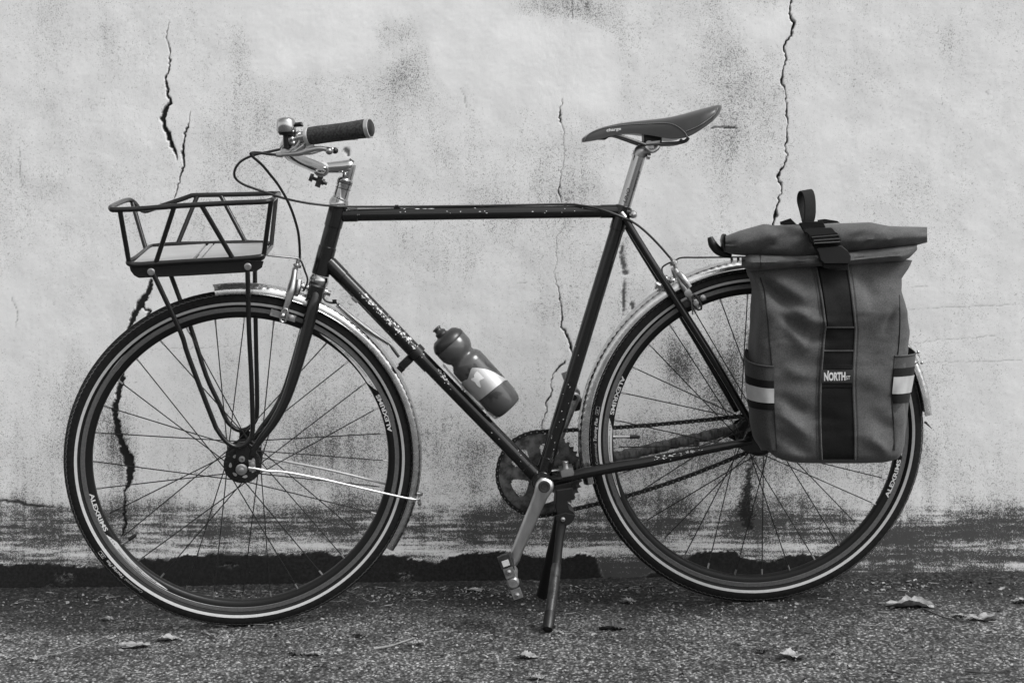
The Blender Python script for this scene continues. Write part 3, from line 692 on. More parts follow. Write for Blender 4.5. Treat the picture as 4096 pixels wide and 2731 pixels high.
    if not rear:
        mb = MB()
        for i in range(7):
            t = 2*PI*i/7+.35; c = ringpt(0.0240, t, -fw-.0035); u = ringpt(1, t, 0); w = Vector((-u.z, 0, u.x)); pts = []
            for j in range(14):
                a = 2*PI*j/14; pts.append(c+u*0.0028*math.cos(a)*(1+.35*math.sin(a))+w*0.0052*math.sin(a))
            mb.prism(pts, (0, 0.0005, 0))
        mb.build('flange_pale_plate', 'cage', wp, S)  # pale plates imitate the bright wall seen through flange holes
    # valve
    mb = MB(); a = math.radians(valve_a); p = lambda r: ringpt(r, a, 0)
    mb.mat(0).tube([p(.298), p(.2925)], 0.0048, 12); mb.tube([p(.2925), p(.262 if rear else .281)], 0.0029, 12)
    mb.mat(1).tube([p(.262 if rear else .281), p(.246 if rear else .268), p(.241 if rear else .263)], [0.0042, 0.0040, 0.0028], 12)
    mb.build('valve', ['chrome', 'satin'], wp, S)
    return wp
fw_ = wheel(F, AXLE_F, 'front_wheel', 187.7, 229.2, 211.5, 265.6, (0.0335, 0.034, 0.016), False)
rw_ = wheel(B, Vector((0, 0, 0)), 'rear_wheel', 152.8, 186.9, 177.6, 260.6, (0.027, 0.030, 0.016), True)
fw_['label'] = 'front wheel turned slightly towards the viewer'; rw_['label'] = 'rear wheel half hidden by the pannier bag'
# ---------------- mudguards
def mudguard(space, centre, name, a0, a1, crown, half, lip, taper=True):
    n = int(abs(a1-a0)/0.5); ns = 18; rows = []
    for i in range(n+1):
        th = math.radians(a0+(a1-a0)*i/n); row = []
        for j in range(ns+1):
            v = j/ns*2-1; al = v*PI*0.5; y = half*math.sin(al)/1.0; r = lip+(crown-lip)*max(0, math.cos(al))**0.62
            dim = 0.0
            if 0.30 < abs(v) < 0.72: dim = 0.0010*math.sin(i*0.5*PI/1.15+(0 if abs(v) < .5 else PI))*math.sin((abs(v)-0.30)/0.42*PI)
            r += dim
            aa = th
            if i == 0: aa += math.radians(1.8)*(1-math.cos(al))*(-1 if a1 < a0 else 1)*0.9
            row.append(ringpt(r, aa, y))
        rows.append(row)
    inner = [[p-Vector((p.x, 0, p.z)).normalized()*0.0012 for p in r] for r in rows]
    loops = [a+list(reversed(b)) for a, b in zip(rows, inner)]
    mb = MB(); mb.grid(loops, closed=True)
    m = len(loops[0]); b = len(mb.v)-m*len(loops)
    for L in (0, len(loops)-1):
        for k in range(ns): mb.f.append((L*m+k, L*m+k+1, L*m+m-2-k, L*m+m-1-k)); mb.m.append(0)
    for sg in (0, ns):                                            # rolled lips
        mb.tube([r[sg] for r in rows[::2]], 0.0013, 6)
    w = space.M @ Matrix.Translation(centre); return mb.build(name, 'guard', ROOT, w, sharp=50), w
gf, gfw = mudguard(F, AXLE_F, 'front_mudguard', 95.5, -36, 0.3675, 0.0235, 0.3480)
gr, grw = mudguard(B, Vector((0, 0, 0)), 'rear_mudguard', 4.5, 193, 0.3700, 0.0245, 0.3510)
def lerp_lat(sp, pts): return [sp.P(x, y, l) for x, y, l in pts]
mb = MB(); mb.tube(lerp_lat(F, [(993, 1871, -.058), (1018, 1873, -.060), (1073, 1883, -.058), (1145, 1888, -.052), (1300, 1918, -.042), (1537, 1972, -.030), (1639, 1994, -.026), (1672, 1996, -.02), (1680, 1990, -.005)]), 0.0021, 10, smooth=5)
mb.build('mudguard_stay', 'cage', gf, F)
mb = MB(); mb.tube(lerp_lat(F, [(1000, 1820, .055), (1044, 1827, .056), (1300, 1875.5, .042), (1543, 1934, .028), (1640, 1955, .022)]), 0.0025, 10, smooth=5)
mb.build('mudguard_stay', 'cage', gf, F)
mb = MB()
for x, y in ((1681, 1975), (1675, 2012)): mb.lathe([(0, .0045), (.004, .0045), (.005, .002)], F.P(x, y, -.008), F.P(x+10, y, -.012)-F.P(x, y, -.008), 8, caps=True)
mb.box(F.P(1677, 1994, -.006), (.0025, 0, 0), (0, .006, 0), (0, 0, .014)); mb.build('stay_bolt', 'alloy', gf, F)
# pieces at the rear guard's end
mb = MB(); mb.tube([B.P(3703, 1690, -.0), B.P(3715, 1702, 0), B.P(3728, 1714, 0)], [0.0022, .0016, .0005], 6); mb.mat(0).box(B.P(3703, 1690, -.0), (.0015, 0, 0), (0, .006, 0), (0, 0, .002)); mb.build('flap_clip', 'satin', gr, B)
mb = MB(); mb.tube([B.P(3655, 1460, -.03), B.P(3672, 1445, -.03), B.P(3680, 1430, -.02), B.P(3672, 1418, -.01)], .0016, 6, smooth=3); mb.ball(B.P(3672, 1408, -.02), .004, 10); mb.ball(B.P(3686, 1450, -.02), .0038, 10); mb.build('rear_stay_bolt', 'alloy', gr, B)

# ---------------- frame
fr = part('frame')
def tube_part(name, pts, r, mat='paint', seg=28, smooth=0, sp=B, parent=fr, **kw):
    mb = MB(); mb.tube(lerp_lat(sp, pts), r, seg, smooth=smooth, **kw); return mb.build(name, mat, parent, sp)
HT0, HT1 = B.P(1356, 818), B.P(1283, 1100)
tube_part('head_tube', [(1357, 812, 0), (1281, 1100, 0)], 0.0168)
tube_part('top_tube', [(1352, 861, 0), (2478, 845, 0)], 0.0127)
tube_part('down_tube', [(1300, 1035, 0), (2165, 1921, 0)], 0.0145)
tube_part('seat_tube', [(2490, 845, 0), (2170, 1900, 0)], 0.0143)
# lugs: sleeves slightly proud of the tubes
def lug(a, b, t0, t1, r, axis_pts=None):
    A_, B_ = B.P(*a), B.P(*b); d = (B_-A_).normalized(); mb = MB()
    mb.lathe([(t0, r-.0012), (t0+.0008, r), (t1-.0008, r), (t1, r-.0012)], A_, d, 28)
    return mb
for args in (((1352, 861), (2478, 845), .010, .040, .0138), ((2478, 845), (1352, 861), .006, .040, .0138), ((1300, 1035), (2165, 1921), .012, .052, .0158), ((2165, 1921), (1300, 1035), .012, .044, .0158),
             ((2170, 1900), (2490, 845), .010, .040, .0156), ((2490, 845), (2170, 1900), -.008, .040, .0158), ((1357, 812), (1281, 1100), 0, .050, .0180), ((1281, 1100), (1357, 812), 0, .060, .0180)):
    lug(*args).build('lug', 'paint', fr, B)
bb = B.P(2170, 1916, 0.0); BBC = Vector((-0.44904, 0, -0.068107))
mb = MB(); mb.lathe([(-.034, .010), (-.034, .0195), (-.033, .0205), (.033, .0205), (.034, .0195), (.034, .010)], BBC, Y, 36, caps=True); mb.build('bottom_bracket_shell', 'paint', fr, B)
mb = MB(); mb.tube(lerp_lat(B, [(2500, 866, -.017), (2545, 950, -.022), (2727, 1237, -.034), (2860, 1447, -.050), (3000, 1683, -.063)]), [.0068, .0078, .0080, .0078, .0070], 18, smooth=4); mb.build('seat_stay', 'paint', fr, B)
mb = MB(); mb.tube([Vector((p.x, -p.y, p.z)) for p in lerp_lat(B, [(2500, 866, -.017), (2545, 950, -.022), (2727, 1237, -.034), (2860, 1447, -.050), (3000, 1683, -.063)])], [.0068, .0078, .0080, .0078, .0070], 18, smooth=4); mb.build('seat_stay', 'paint', fr, B)
cs = lerp_lat(B, [(2190, 1925, -.022), (2226, 1918, -.030), (2290, 1903, -.040), (2356, 1887, -.046), (2480, 1864, -.050), (2598, 1845, -.054), (2800, 1803, -.059), (2950, 1774, -.063), (3005, 1762, -.064)])
mb = MB(); mb.tube(cs, [.0105, .0108, .0108, .0115, .0112, .0108, .0095, .0078, .0065], 20, smooth=4); mb.build('chain_stay', 'paint', fr, B)
cs2 = lerp_lat(B, [(2200, 1890, .022), (2300, 1872, .040), (2453, 1832, .050), (2700, 1772, .056), (2943, 1716, .062), (3000, 1700, .064)])
mb = MB(); mb.tube(cs2, [.0105, .0108, .0108, .0100, .0085, .007], 20, smooth=4); mb.build('chain_stay', 'paint', fr, B)
mb = MB(); W2 = cs2[2]; n = 70; pts = []; rr = []
wrp = catmull([cs2[1], cs2[2], cs2[3], cs2[4], cs2[5]], 22); 
mb.tube(wrp, [.0132+.0010*math.sin(i*1.9)+.0007*math.sin(i*0.7)-.003*i/len(wrp) for i in range(len(wrp))], 20); mb.box(B.P(2785, 1776, .05), (.006, 0, -.001), (0, .004, 0), (.001, 0, .005)); o = mb.build('chain_stay_wrap', 'wrap', fr, B); o['label'] = 'worn rubber wrap around the far chain stay'
for s in (-1, 1):
    mb = MB(); c = [Vector((x, s*.065, z)) for x, z in ((-.030, .022), (-.012, .030), (.012, .016), (.014, -.010), (.0, -.022), (-.030, -.020), (-.044, -.012), (-.040, .004))]
    mb.prism(c, (0, -s*.005, 0), .0006); mb.build('dropout', 'paint', fr, B)
mb = MB(); mb.lathe([(-.0, .0016), (0, .010), (.009, .011), (.010, .0035), (.022, .0035), (.023, .001)], Vector((0, -.066, 0)), -Y, 12); mb.lathe([(0, .010), (.009, .010), (.010, .0035), (.02, .003)], Vector((0, .066, 0)), Y, 12); mb.build('rear_axle_nut', 'alloy2', fr, B)
mb = MB(); _q = B.P(2655, 1140, 0); mb.tube([_q-Y*.03, _q+Y*.03], .006, 12); mb.build('seat_stay_bridge', 'paint', fr, B); mb = MB(); mb.tube([B.P(2330, 1885, -.045), B.P(2330, 1885, -.0), Vector((B.P(2330, 1885, -.0).x, .045, B.P(2330, 1885, 0).z))], .007, 12); mb.build('chain_stay_bridge', 'paint', fr, B)
# seat cluster
mb = MB(); mb.tube([B.P(2505, 851, -.012), B.P(2531, 857, -.013)], [.0085, .0080], 14)
mb.mat(1); c = B.P(2532, 858, -.022); mb.lathe([(0, .0075), (.006, .0078), (.010, .0060), (.0115, .001)], c, -Y, 20); mb.lathe([(0, .0075), (.034, .0078)], c, Y, 20)
mb.mat(0); mb.lathe([(-.012, .0150), (-.011, .0165), (.003, .0165), (.004, .0150)], B.P(2494, 832, 0), (B.P(2556, 630, 0)-B.P(2494, 832, 0)), 28, caps=True)
mb.mat(1); mb.tube([B.P(2484, 850, -.018), B.P(2500, 872, -.019)], [.0055, .0065], 12)
mb.build('seat_clamp', ['paint', 'alloy'], fr, B)
# cable guides on the top tube
mb = MB()
for x in (1587, 1925, 2260): mb.box(B.P(x, 831, -.002), (.006, 0, 0), (0, .003, 0), (0, 0, .003)); mb.tube([B.P(x-7, 826, -.003), B.P(x+7, 826, -.003)], .0034, 8)
mb.build('cable_guide', 'paint', fr, B)
mb = MB(); mb.tube([B.P(1412, 1187, -.004), B.P(1432, 1207, -.004)], .0055, 10); mb.build('cable_stop', 'alloy2', fr, B)
mb = MB(); mb.tube(lerp_lat(B, [(1335, 1110, -.008), (1412, 1188, -.006), (1600, 1384, -.006), (1700, 1486, -.006)]), .0014, 8); mb.build('shift_cable', 'cable', fr, B)
# paint chips: small irregular patches lying on the tubes
def chips(a, b, r, items, name='paint_chips'):
    A_, B_ = B.P(*a, 0), B.P(*b, 0); d = (B_-A_).normalized(); n = Vector((-d.z, 0, d.x)); n = n if n.z > 0 else -n; rr = random.Random(len(items)); mb = MB(); L = (B_-A_).length
    for t, ang, sx, sy in items:      # t along 0..1, ang 0 = towards the camera, + = upwards
        k = 9; ring = []
        for j in range(k):
            q = 2*PI*j/k; f = rr.uniform(.55, 1.25); u = t*L+sx*math.cos(q)*f; w = math.radians(ang)+sy*math.sin(q)*f/r
            ring.append(A_+d*u+(-Y*math.cos(w)+n*math.sin(w))*(r+.00035))
        mb.add(ring, [tuple(range(k))])
    o = mb.build(name, 'chip', fr, B); o['kind'] = 'stuff'
rr = random.Random(11); it = []
for i in range(95):
    t = rr.betavariate(2.2, 2.4)*0.36+0.13; big = rr.random() < .35; it.append((t, rr.gauss(30, 15), rr.uniform(.0025, .0055) if big else rr.uniform(.0006, .002), rr.uniform(.0012, .0026) if big else rr.uniform(.0005, .0012)))
for i in range(16): it.append((rr.uniform(.50, .58), rr.gauss(30, 12), rr.uniform(.001, .0035), rr.uniform(.0008, .002)))
for i in range(12): it.append((rr.uniform(.1, .95), rr.gauss(0, 25), rr.uniform(.0006, .0016), rr.uniform(.0006, .0012)))
chips((1300, 1035), (2165, 1921), .0145, it)
it = [(rr.random(), rr.gauss(20, 18), rr.uniform(.0006, .0025), rr.uniform(.0005, .0012)) for i in range(28)]; it += [(.30+rr.uniform(-.03, .03), 55, .006, .001) for i in range(4)]
chips((1352, 861), (2478, 845), .0127, it)
it = [(rr.uniform(.45, .9), rr.gauss(0, 30), rr.uniform(.0006, .002), rr.uniform(.0005, .0012)) for i in range(14)]; chips((2490, 845), (2170, 1900), .0143, it)
A1, B1 = (2598, 1845), (2800, 1803)
mb = MB(); Ap, Bp = B.P(2598, 1845, -.054), B.P(2830, 1797, -.060); d = (Bp-Ap); n = Vector((-d.z, 0, d.x)).normalized()
for i in range(46):
    t = rr.betavariate(2, 2); c = Ap+d*t; w = math.radians(rr.gauss(35, 16)); rad = .0108-.0013*t+.0004; k = 8; ring = []; sx, sy = rr.uniform(.0006, .0030), rr.uniform(.0005, .0013)
    for j in range(k):
        q = 2*PI*j/k; f = rr.uniform(.55, 1.25); w2 = w+sy*math.sin(q)*f/rad; ring.append(c+d.normalized()*sx*math.cos(q)*f+(-Y*math.cos(w2)+n*math.sin(w2))*rad)
    mb.add(ring, [tuple(range(k))])
mb.build('paint_chips', 'chip', fr, B)['kind'] = 'stuff'
#@@FORK
# ---------------- fork and headset
fk = part('fork', F)
near = [(1262, 1172, -.024), (1253, 1215, -.031), (1228, 1320, -.036), (1202, 1415, -.040), (1177, 1500, -.044), (1144, 1595, -.047), (1096, 1686, -.049), (1036, 1765, -.050), (1003, 1818, -.050)]
npts = lerp_lat(F, near); rads = [.0125, .0130, .0125, .0118, .0110, .0098, .0086, .0072, .0062]
mb = MB(); mb.tube(npts, rads, 22, smooth=5); mb.build('fork_blade', 'paint', fk, F)
mb = MB(); mb.tube([Vector((p.x, -p.y, p.z)) for p in npts], rads, 22, smooth=5); mb.build('fork_blade', 'paint', fk, F)
cc = F.P(1262, 1165, 0); sd = STEER.normalized(); fx = Vector((sd.z, 0, -sd.x))
mb = MB(); mb.box(cc, fx*.0155, Y*.036, sd*.016, .004); mb.lathe([(.010, .0175), (.022, .0180), (.027, .0165)], cc, sd, 28); mb.build('fork_crown', 'paint', fk, F)
mb = MB(); mb.lathe([(-.013, .014), (-.011, .0175), (-.008, .0192), (-.002, .0198), (.002, .0192), (.004, .0180), (.008, .0176)], F.P(1277, 1118, 0), sd, 36, caps=True); mb.build('lower_headset_cup', 'chrome', fk, F)
o0 = F.P(1353, 822, 0)
mb = MB(); mb.lathe([(-.003, .0160), (-.001, .0192), (.006, .0196), (.010, .0180), (.013, .0178), (.0145, .0158), (.018, .0150), (.034, .0146), (.0345, .0152), (.037, .0152), (.0375, .0146), (.040, .0146), (.0405, .0153), (.0455, .0155), (.046, .0150), (.0485, .0158), (.053, .0156), (.056, .0130), (.057, .0110)], o0, sd, 36, caps=True); mb.build('upper_headset', 'chrome', fk, F)
mb = MB()
for t in (.0128, .0345, .0458, .0488): mb.lathe([(t, .0150), (t+.0002, .01605), (t+.0010, .01605), (t+.0012, .0150)], o0, sd, 32)
mb.build('headset_dark_ring', 'satin', fk, F)['kind'] = 'stuff'  # dark rings mark joints and lend contrast missing from chrome reflections
for s in (-1, 1):                                                 # dropouts with rack eyelet
    c = AXLE_F; mb = MB()
    mb.prism([c+Vector((x, s*.052, z)) for x, z in ((.010, -.010), (.020, .016), (.027, .038), (.012, .052), (-.006, .050), (-.010, .030), (-.014, .012), (-.016, -.004), (-.008, -.016))], (0, -s*.005, 0), .0006)
    mb.build('dropout', 'paint', fk, F)
mb = MB(); a = F.P(966, 1876, -.057)
mb.lathe([(0, .0115), (.002, .0115), (.0025, .0095), (.008, .0095), (.0085, .0052), (.013, .0050), (.0135, .0030)], a, -Y, 6 if False else 24, caps=True)
mb.build('axle_nut', 'alloy', fk, F)
mb = MB()
for x, y, r in ((968, 1834, .0052), (1009, 1857, .0045)): mb.lathe([(0, r+.001), (.004, r+.001), (.0045, r*.55), (.002, r*.5)], F.P(x, y, -.058), -Y, 18, caps=True)
mb.box(F.P(1009, 1862, -.056), (.0065, 0, 0), (0, .0015, 0), (0, 0, .0115)); mb.tube([F.P(994, 1871, -.060), F.P(1020, 1874, -.060)], .0034, 10)
mb.build('eyelet_bolt', 'alloy', fk, F)
# ---------------- stem, handlebar
stm = part('stem', F)
mb = MB(); q0 = F.P(1385, 728, 0); q1 = F.P(1401, 668, 0); c1 = F.P(1284, 676, 0)
mb.tube([q0, q1, q1+(q1-q0).normalized()*.006], [.0110, .0112, .0100], 24)
mb.tube([F.P(1406, 666, 0), F.P(1398, 664, 0), F.P(1370, 668, 0), F.P(1310, 672, 0)], [.0105, .0125, .0122, .0105], 24, smooth=3)
mb.tube([F.P(1399, 680, 0), F.P(1370, 672, 0)], [.0118, .0105], 20)
mb.lathe([(-.020, .0128), (-.019, .0158), (.019, .0158), (.020, .0128)], c1, Y, 32, caps=True)
mb.build('stem_body', 'chrome', stm, F)
mb = MB(); mb.tube([F.P(1397, 656, 0), F.P(1409, 640, 0)], [.0058, .0056], 12); mb.build('stem_bolt', 'greymetal', stm, F)
mb = MB(); mb.box(F.P(1277, 722, 0), F.P(1287, 726, 0)-F.P(1277, 722, 0), Y*.011, F.P(1277, 722, 0)-F.P(1285, 696, 0), .001); mb.build('clamp_ear', 'pedal', stm, F)
mb = MB(); mb.tube([F.P(1238, 708, 0), F.P(1252, 713, 0)], [.0078, .0082], 14); mb.tube([F.P(1252, 713, 0), F.P(1308, 736, 0)], .0035, 10); mb.tube([F.P(1288, 727, 0), F.P(1297, 731, 0)], .0068, 6); mb.build('clamp_bolt', 'pedal', stm, F)
hb = part('handlebar', F)
hp = lerp_lat(F, [(1284, 676, 0), (1283, 675, -.030), (1262, 668, -.052), (1222, 652, -.085), (1182, 634, -.125), (1152, 612, -.165), (1142, 590, -.195), (1156, 570, -.218), (1190, 556, -.236), (1222, 548, -.246), (1300, 535, -.262), (1478, 512, -.300)])
mirror = lambda P, k=0.0: [Vector((p.x-k*min(1, abs(p.y)/.2), -p.y, p.z)) for p in P]
for nm, PP in (('bar_tube', hp), ('bar_tube', mirror(hp))):
    mb = MB(); mb.tube(PP, .0111, 20, smooth=6); mb.build(nm, 'chrome', hb, F)
mb = MB(); mb.lathe([(-.022, .0120), (-.0215, .0132), (.0215, .0132), (.022, .0120)], c1, Y, 28); mb.build('bar_sleeve', 'chrome', hb, F)
G0 = F.P(1226, 546, -.246); G1 = F.P(1486, 512, -.300); gd = (G1-G0).normalized(); GL = (G1-G0).length
def grip(s):
    a, b = (G0, gd) if s < 0 else (Vector((G0.x, -G0.y, G0.z)), Vector((gd.x, -gd.y, gd.z)))
    mb = MB(); prof = [(GL*t, r) for t, r in ((.05, .0145), (.06, .0158), (.2, .0162), (.4, .0158), (.6, .0158), (.75, .0162), (.88, .0168), (.93, .0168), (.935, .0150))]
    mb.lathe(prof, a, b, 32); g = mb.build('grip', 'grip', hb, F)
    return g
grip(-1); grip(1)
for s in (-1, 1):
    a, b = (G0, gd) if s < 0 else (Vector((G0.x, -G0.y, G0.z)), Vector((gd.x, -gd.y, gd.z)))
    mb = MB(); mb.lathe([(GL*.0, .0150), (GL*.005, .0172), (GL*.045, .0176), (GL*.06, .0165)], a, b, 32, caps=True)
    mb.lathe([(GL*.925, .0165), (GL*.93, .0178), (GL*.985, .0180), (GL*.99, .0165), (GL*.985, .0150)], a, b, 32); mb.build('grip_ring', 'cage', hb, F)
    mb = MB(); mb.lathe([(GL*.975, .0150), (GL*.995, .0148), (GL*1.008, .0125), (GL*1.012, .0001)], a, b, 32); mb.build('grip_end_plug', 'satin', hb, F)
# bell
be = part('bell', F)
bu = (F.P(1143, 470, -.235)-F.P(1146, 530, -.235)).normalized(); b0 = F.P(1146, 528, -.235)
mb = MB(); mb.lathe([(0, .0168), (.001, .0172), (.004, .0176), (.016, .0170), (.021, .0158), (.0245, .0120), (.0260, .006), (.0262, .0001)], b0, bu, 36); mb.build('bell_dome', 'chrome', be, F)
mb = MB(); mb.lathe([(-.006, .006), (-.0055, .0125), (-.001, .0150), (.0005, .0160)], b0, bu, 24, caps=True); mb.tube([b0-bu*.005, b0-bu*.030], .0068, 14); mb.tube([F.P(1180, 500, -.236), F.P(1206, 498, -.240), F.P(1211, 505, -.242)], [.004, .0045, .002], 6); mb.build('bell_base', 'satin', be, F)
# brake lever
def lever(s):
    mir = (lambda p: p) if s < 0 else (lambda p: Vector((p.x+.025, -p.y, p.z-.002)))
    lv = part('brake_lever', F)
    P_ = lambda x, y, l: mir(F.P(x, y, l))
    mb = MB(); mb.tube([P_(1130, 619, -.245), P_(1165, 617, -.252), P_(1200, 613, -.258), P_(1240, 601, -.264), P_(1275, 594, -.268), P_(1302, 597, -.270), P_(1314, 603, -.271)], [.0030, .0042, .0050, .0048, .0042, .0040, .0040], 12, smooth=4); mb.mat(0 if s < 0 else 1).ball(P_(1317, 604, -.271), .0072, 14); mb.build('lever_blade', ['alloy', 'satin'], lv, F)
    mb = MB(); q = [P_(1125, 600, -.225), P_(1140, 570, -.232), P_(1165, 540, -.236), P_(1198, 520, -.240), P_(1206, 530, -.240), P_(1195, 575, -.243), P_(1165, 608, -.243), P_(1130, 622, -.235)]
    mb.prism(q, Vector((0, -.014*(-1 if s < 0 else 1)*-1, 0)) if False else Vector((0, .012*(1 if s < 0 else -1), 0)), .0015)
    mb.lathe([(-.010, .0112), (-.010, .0142), (.010, .0142), (.010, .0112)], P_(1180, 560, -.231), (mir(G1)-mir(G0)), 20); mb.tube([P_(1106, 620, -.240), P_(1132, 620, -.242)], [.0040, .0052], 12)
    for x, y in ((1168, 556), (1174, 573), (1190, 545)): mb.ball(P_(x, y, -.245), .0048, 10)
    mb.tube([P_(1160, 600, -.248), P_(1185, 585, -.250), P_(1200, 560, -.249), P_(1203, 540, -.246)], .0022, 8, smooth=3)
    mb.tube([P_(1178, 606, -.246), P_(1198, 592, -.246), P_(1215, 580, -.246)], .0030, 8)
    mb.build('lever_bracket', 'alloy', lv, F)
    return lv
lever(-1); lever(1)
# cables (bike space)
cb = part('brake_cable', B)
mb = MB(); mb.tube(lerp_lat(B, [(1107, 620, -.235), (1067, 616, -.235), (1030, 611, -.225), (1008, 612, -.21), (1006, 622, -.205), (1049, 661, -.19), (1079, 697, -.175), (1108, 733, -.16), (1138, 781, -.14), (1162, 830, -.115), (1181, 884, -.09), (1194, 937, -.06), (1199, 1000, -.035), (1199, 1040, -.025)]), .0026, 10, smooth=7); mb.build('cable_housing', 'cable', cb, B)
mb = MB(); mb.tube(lerp_lat(B, [(1120, 598, -.20), (1073, 608, -.20), (1019, 620, -.195), (974, 639, -.185), (948, 663, -.17), (937, 692, -.155), (945, 717, -.145), (974, 738, -.135), (1019, 755, -.12), (1064, 770, -.11), (1138, 794, -.09), (1227, 812, -.06), (1317, 823, -.035), (1376, 827, -.015), (1600, 827, -.003), (1900, 824, -.003), (2244, 818, -.003), (2322, 822, -.010), (2400, 837, -.024), (2478, 864, -.028), (2548, 899, -.022), (2619, 962, -.014), (2683, 1034, -.008)]), .0024, 10, smooth=7); mb.build('cable_housing', 'cable', cb, B)
mb = MB(); mb.tube([Vector((p.x, -p.y*0.9, p.z)) for p in lerp_lat(B, [(1107, 620, -.235), (1060, 612, -.22), (1020, 640, -.19), (1049, 720, -.14), (1120, 850, -.07), (1180, 950, -.03)])], .0024, 8, smooth=6)
# ---------------- brakes
def brake(sp, name, pts_arm, pts_arm2, pad, barrel, bolt, nut, extra):
    bk = part(name, sp); mb = MB(); mb.tube(lerp_lat(sp, pts_arm), [.0052, .0065, .0085, .0075, .0065, .0070, .0060][:len(pts_arm)], 12, smooth=4); mb.build('brake_arm', 'alloy', bk, sp)
    mb = MB(); mb.tube([Vector((p.x, -p.y, p.z)) for p in lerp_lat(sp, pts_arm)], [.0052, .0065, .0085, .0075, .0065, .0070, .0060][:len(pts_arm)], 12, smooth=4); mb.build('brake_arm', 'alloy', bk, sp)
    mb = MB(); mb.tube(lerp_lat(sp, pts_arm2), [.0058, .0070, .0060], 12, smooth=4); mb.build('brake_yoke', 'alloy2', bk, sp)
    for s in (1, -1):
        f = (lambda p: p) if s > 0 else (lambda p: Vector((p.x, -p.y, p.z)))
        a, b = sp.P(*pad[0]), sp.P(*pad[1]); mb = MB(); d = (b-a)/2; u = Vector((-d.z, 0, d.x)).normalized()
        mb.box(f((a+b)/2), Vector((d.x, 0, d.z)), Y*.0045, u*.0065, .0015); mb.build('brake_pad', 'alloy2' if pad[2] else 'pedal', bk, sp)
        mb = MB(); c = sp.P(*pad[3]); mb.lathe([(0, .0062), (.003, .0062), (.0035, .0045), (.009, .0045), (.0095, .002)], f(c), -Y if s > 0 else Y, 14, caps=True); mb.build('pad_bolt', 'alloy', bk, sp)
    mb = MB(); mb.tube(lerp_lat(sp, barrel), [.0040, .0040, .0085, .0085, .0045, .0050, .0050][:len(barrel)], 14); mb.build('barrel_adjuster', 'alloy', bk, sp)
    mb = MB(); c = sp.P(*bolt[:3]); mb.tube([c-fx*.016, c+fx*.014], .0050, 12); 
    for k, r in ((-.012, .0085), (-.007, .0070), (-.002, .0090), (.004, .0072), (.009, .0086)): mb.tube([c+fx*k, c+fx*(k+.003)], r, 14)
    mb.build('centre_bolt', 'alloy', bk, sp)
    mb = MB(); c = sp.P(*nut); mb.tube([c-fx*.002, c+fx*.002], .0085, 16); mb.tube([c, c+fx*.010], .0065, 6); mb.build('mounting_nut', 'alloy', bk, sp)
    for e in extra: mb = MB(); mb.tube(lerp_lat(sp, e[1]), e[2], 8, smooth=4); mb.build(e[0], e[3], bk, sp)
brake(F, 'front_brake', [(1180, 1080, -.020), (1174, 1122, -.028), (1166, 1160, -.034), (1155, 1200, -.036), (1141, 1240, -.036), (1131, 1275, -.036)], [(1196, 1122, -.014), (1192, 1150, -.020), (1186, 1176, -.020)],
      [(1082, 1248, -.028), (1184, 1276, -.028), 1, (1166, 1271, -.032)], [(1194, 1038, -.02), (1190, 1054, -.02), (1189, 1060, -.02), (1187, 1066, -.02), (1184, 1070, -.02), (1180, 1088, -.02)], (1212, 1146, 0), (1303, 1169, 0), [])
mb = MB(); bkf = [o for o in ROOT.children if o.name.startswith('front_brake')][0]
mb.tube([F.P(x, y, -.042) for x, y in ((1122, 1268), (1124, 1284), (1133, 1289), (1142, 1284), (1151, 1250), (1148, 1236), (1138, 1234), (1130, 1242))], .0022, 8, closed=True, smooth=0); mb.build('arm_slot_rim', 'alloy', bkf, F)
mb = MB(); mb.ball(F.P(1131, 1262, -.044), .0060, 14); mb.build('pad_nut', 'alloy', bkf, F)
brake(B, 'rear_brake', [(2700, 1078, -.012), (2716, 1104, -.022), (2734, 1140, -.034), (2752, 1172, -.038), (2772, 1205, -.038), (2790, 1232, -.036)], [(2716, 1092, -.030), (2736, 1118, -.040), (2758, 1150, -.042)],
      [(2728, 1222, -.028), (2822, 1186, -.028), 0, (2812, 1191, -.034)], [(2684, 1030, -.010), (2692, 1044, -.010), (2693, 1048, -.012), (2697, 1056, -.012), (2700, 1060, -.012), (2705, 1074, -.012)], (2682, 1122, 0), (2626, 1141, 0),
      [('brake_spring', [(2763, 1178, -.045), (2768, 1220, -.044), (2771, 1258, -.042)], .0016, 'alloy'), ('rack_support_wire', [(2655, 1106, -.012), (2648, 1084, -.012), (2651, 1068, -.012), (2668, 1056, -.012), (2700, 1043, -.012), (2726, 1031, -.012), (2800, 1030, -.012), (2990, 1028, -.012)], .0017, 'satin')])
bkr = [o for o in ROOT.children if o.name.startswith('rear_brake')][0]
mb = MB(); mb.tube([B.P(x, y, -.044) for x, y in ((2765, 1188), (2776, 1222), (2793, 1240), (2805, 1236), (2806, 1222), (2788, 1186), (2776, 1178))], .0024, 8, closed=True); mb.build('arm_slot_rim', 'pedal', bkr, B)
mb = MB(); 
for x, y, l, r in ((2751, 1172, -.046, .0075), (2783, 1212, -.046, .0055), (2781, 1204, -.046, .004)): mb.lathe([(0, r), (.004, r), (.0045, r*.5)], B.P(x, y, l), -Y, 14, caps=True)
mb.build('pinch_bolt', 'alloy', bkr, B)
mb = MB()
for x, y in ((2927, 1036), (2953, 1036)): mb.tube([B.P(x, y-8, -.012), B.P(x, y+8, -.012)], .0028, 8)
mb.build('wire_clamp', 'satin', bkr, B)
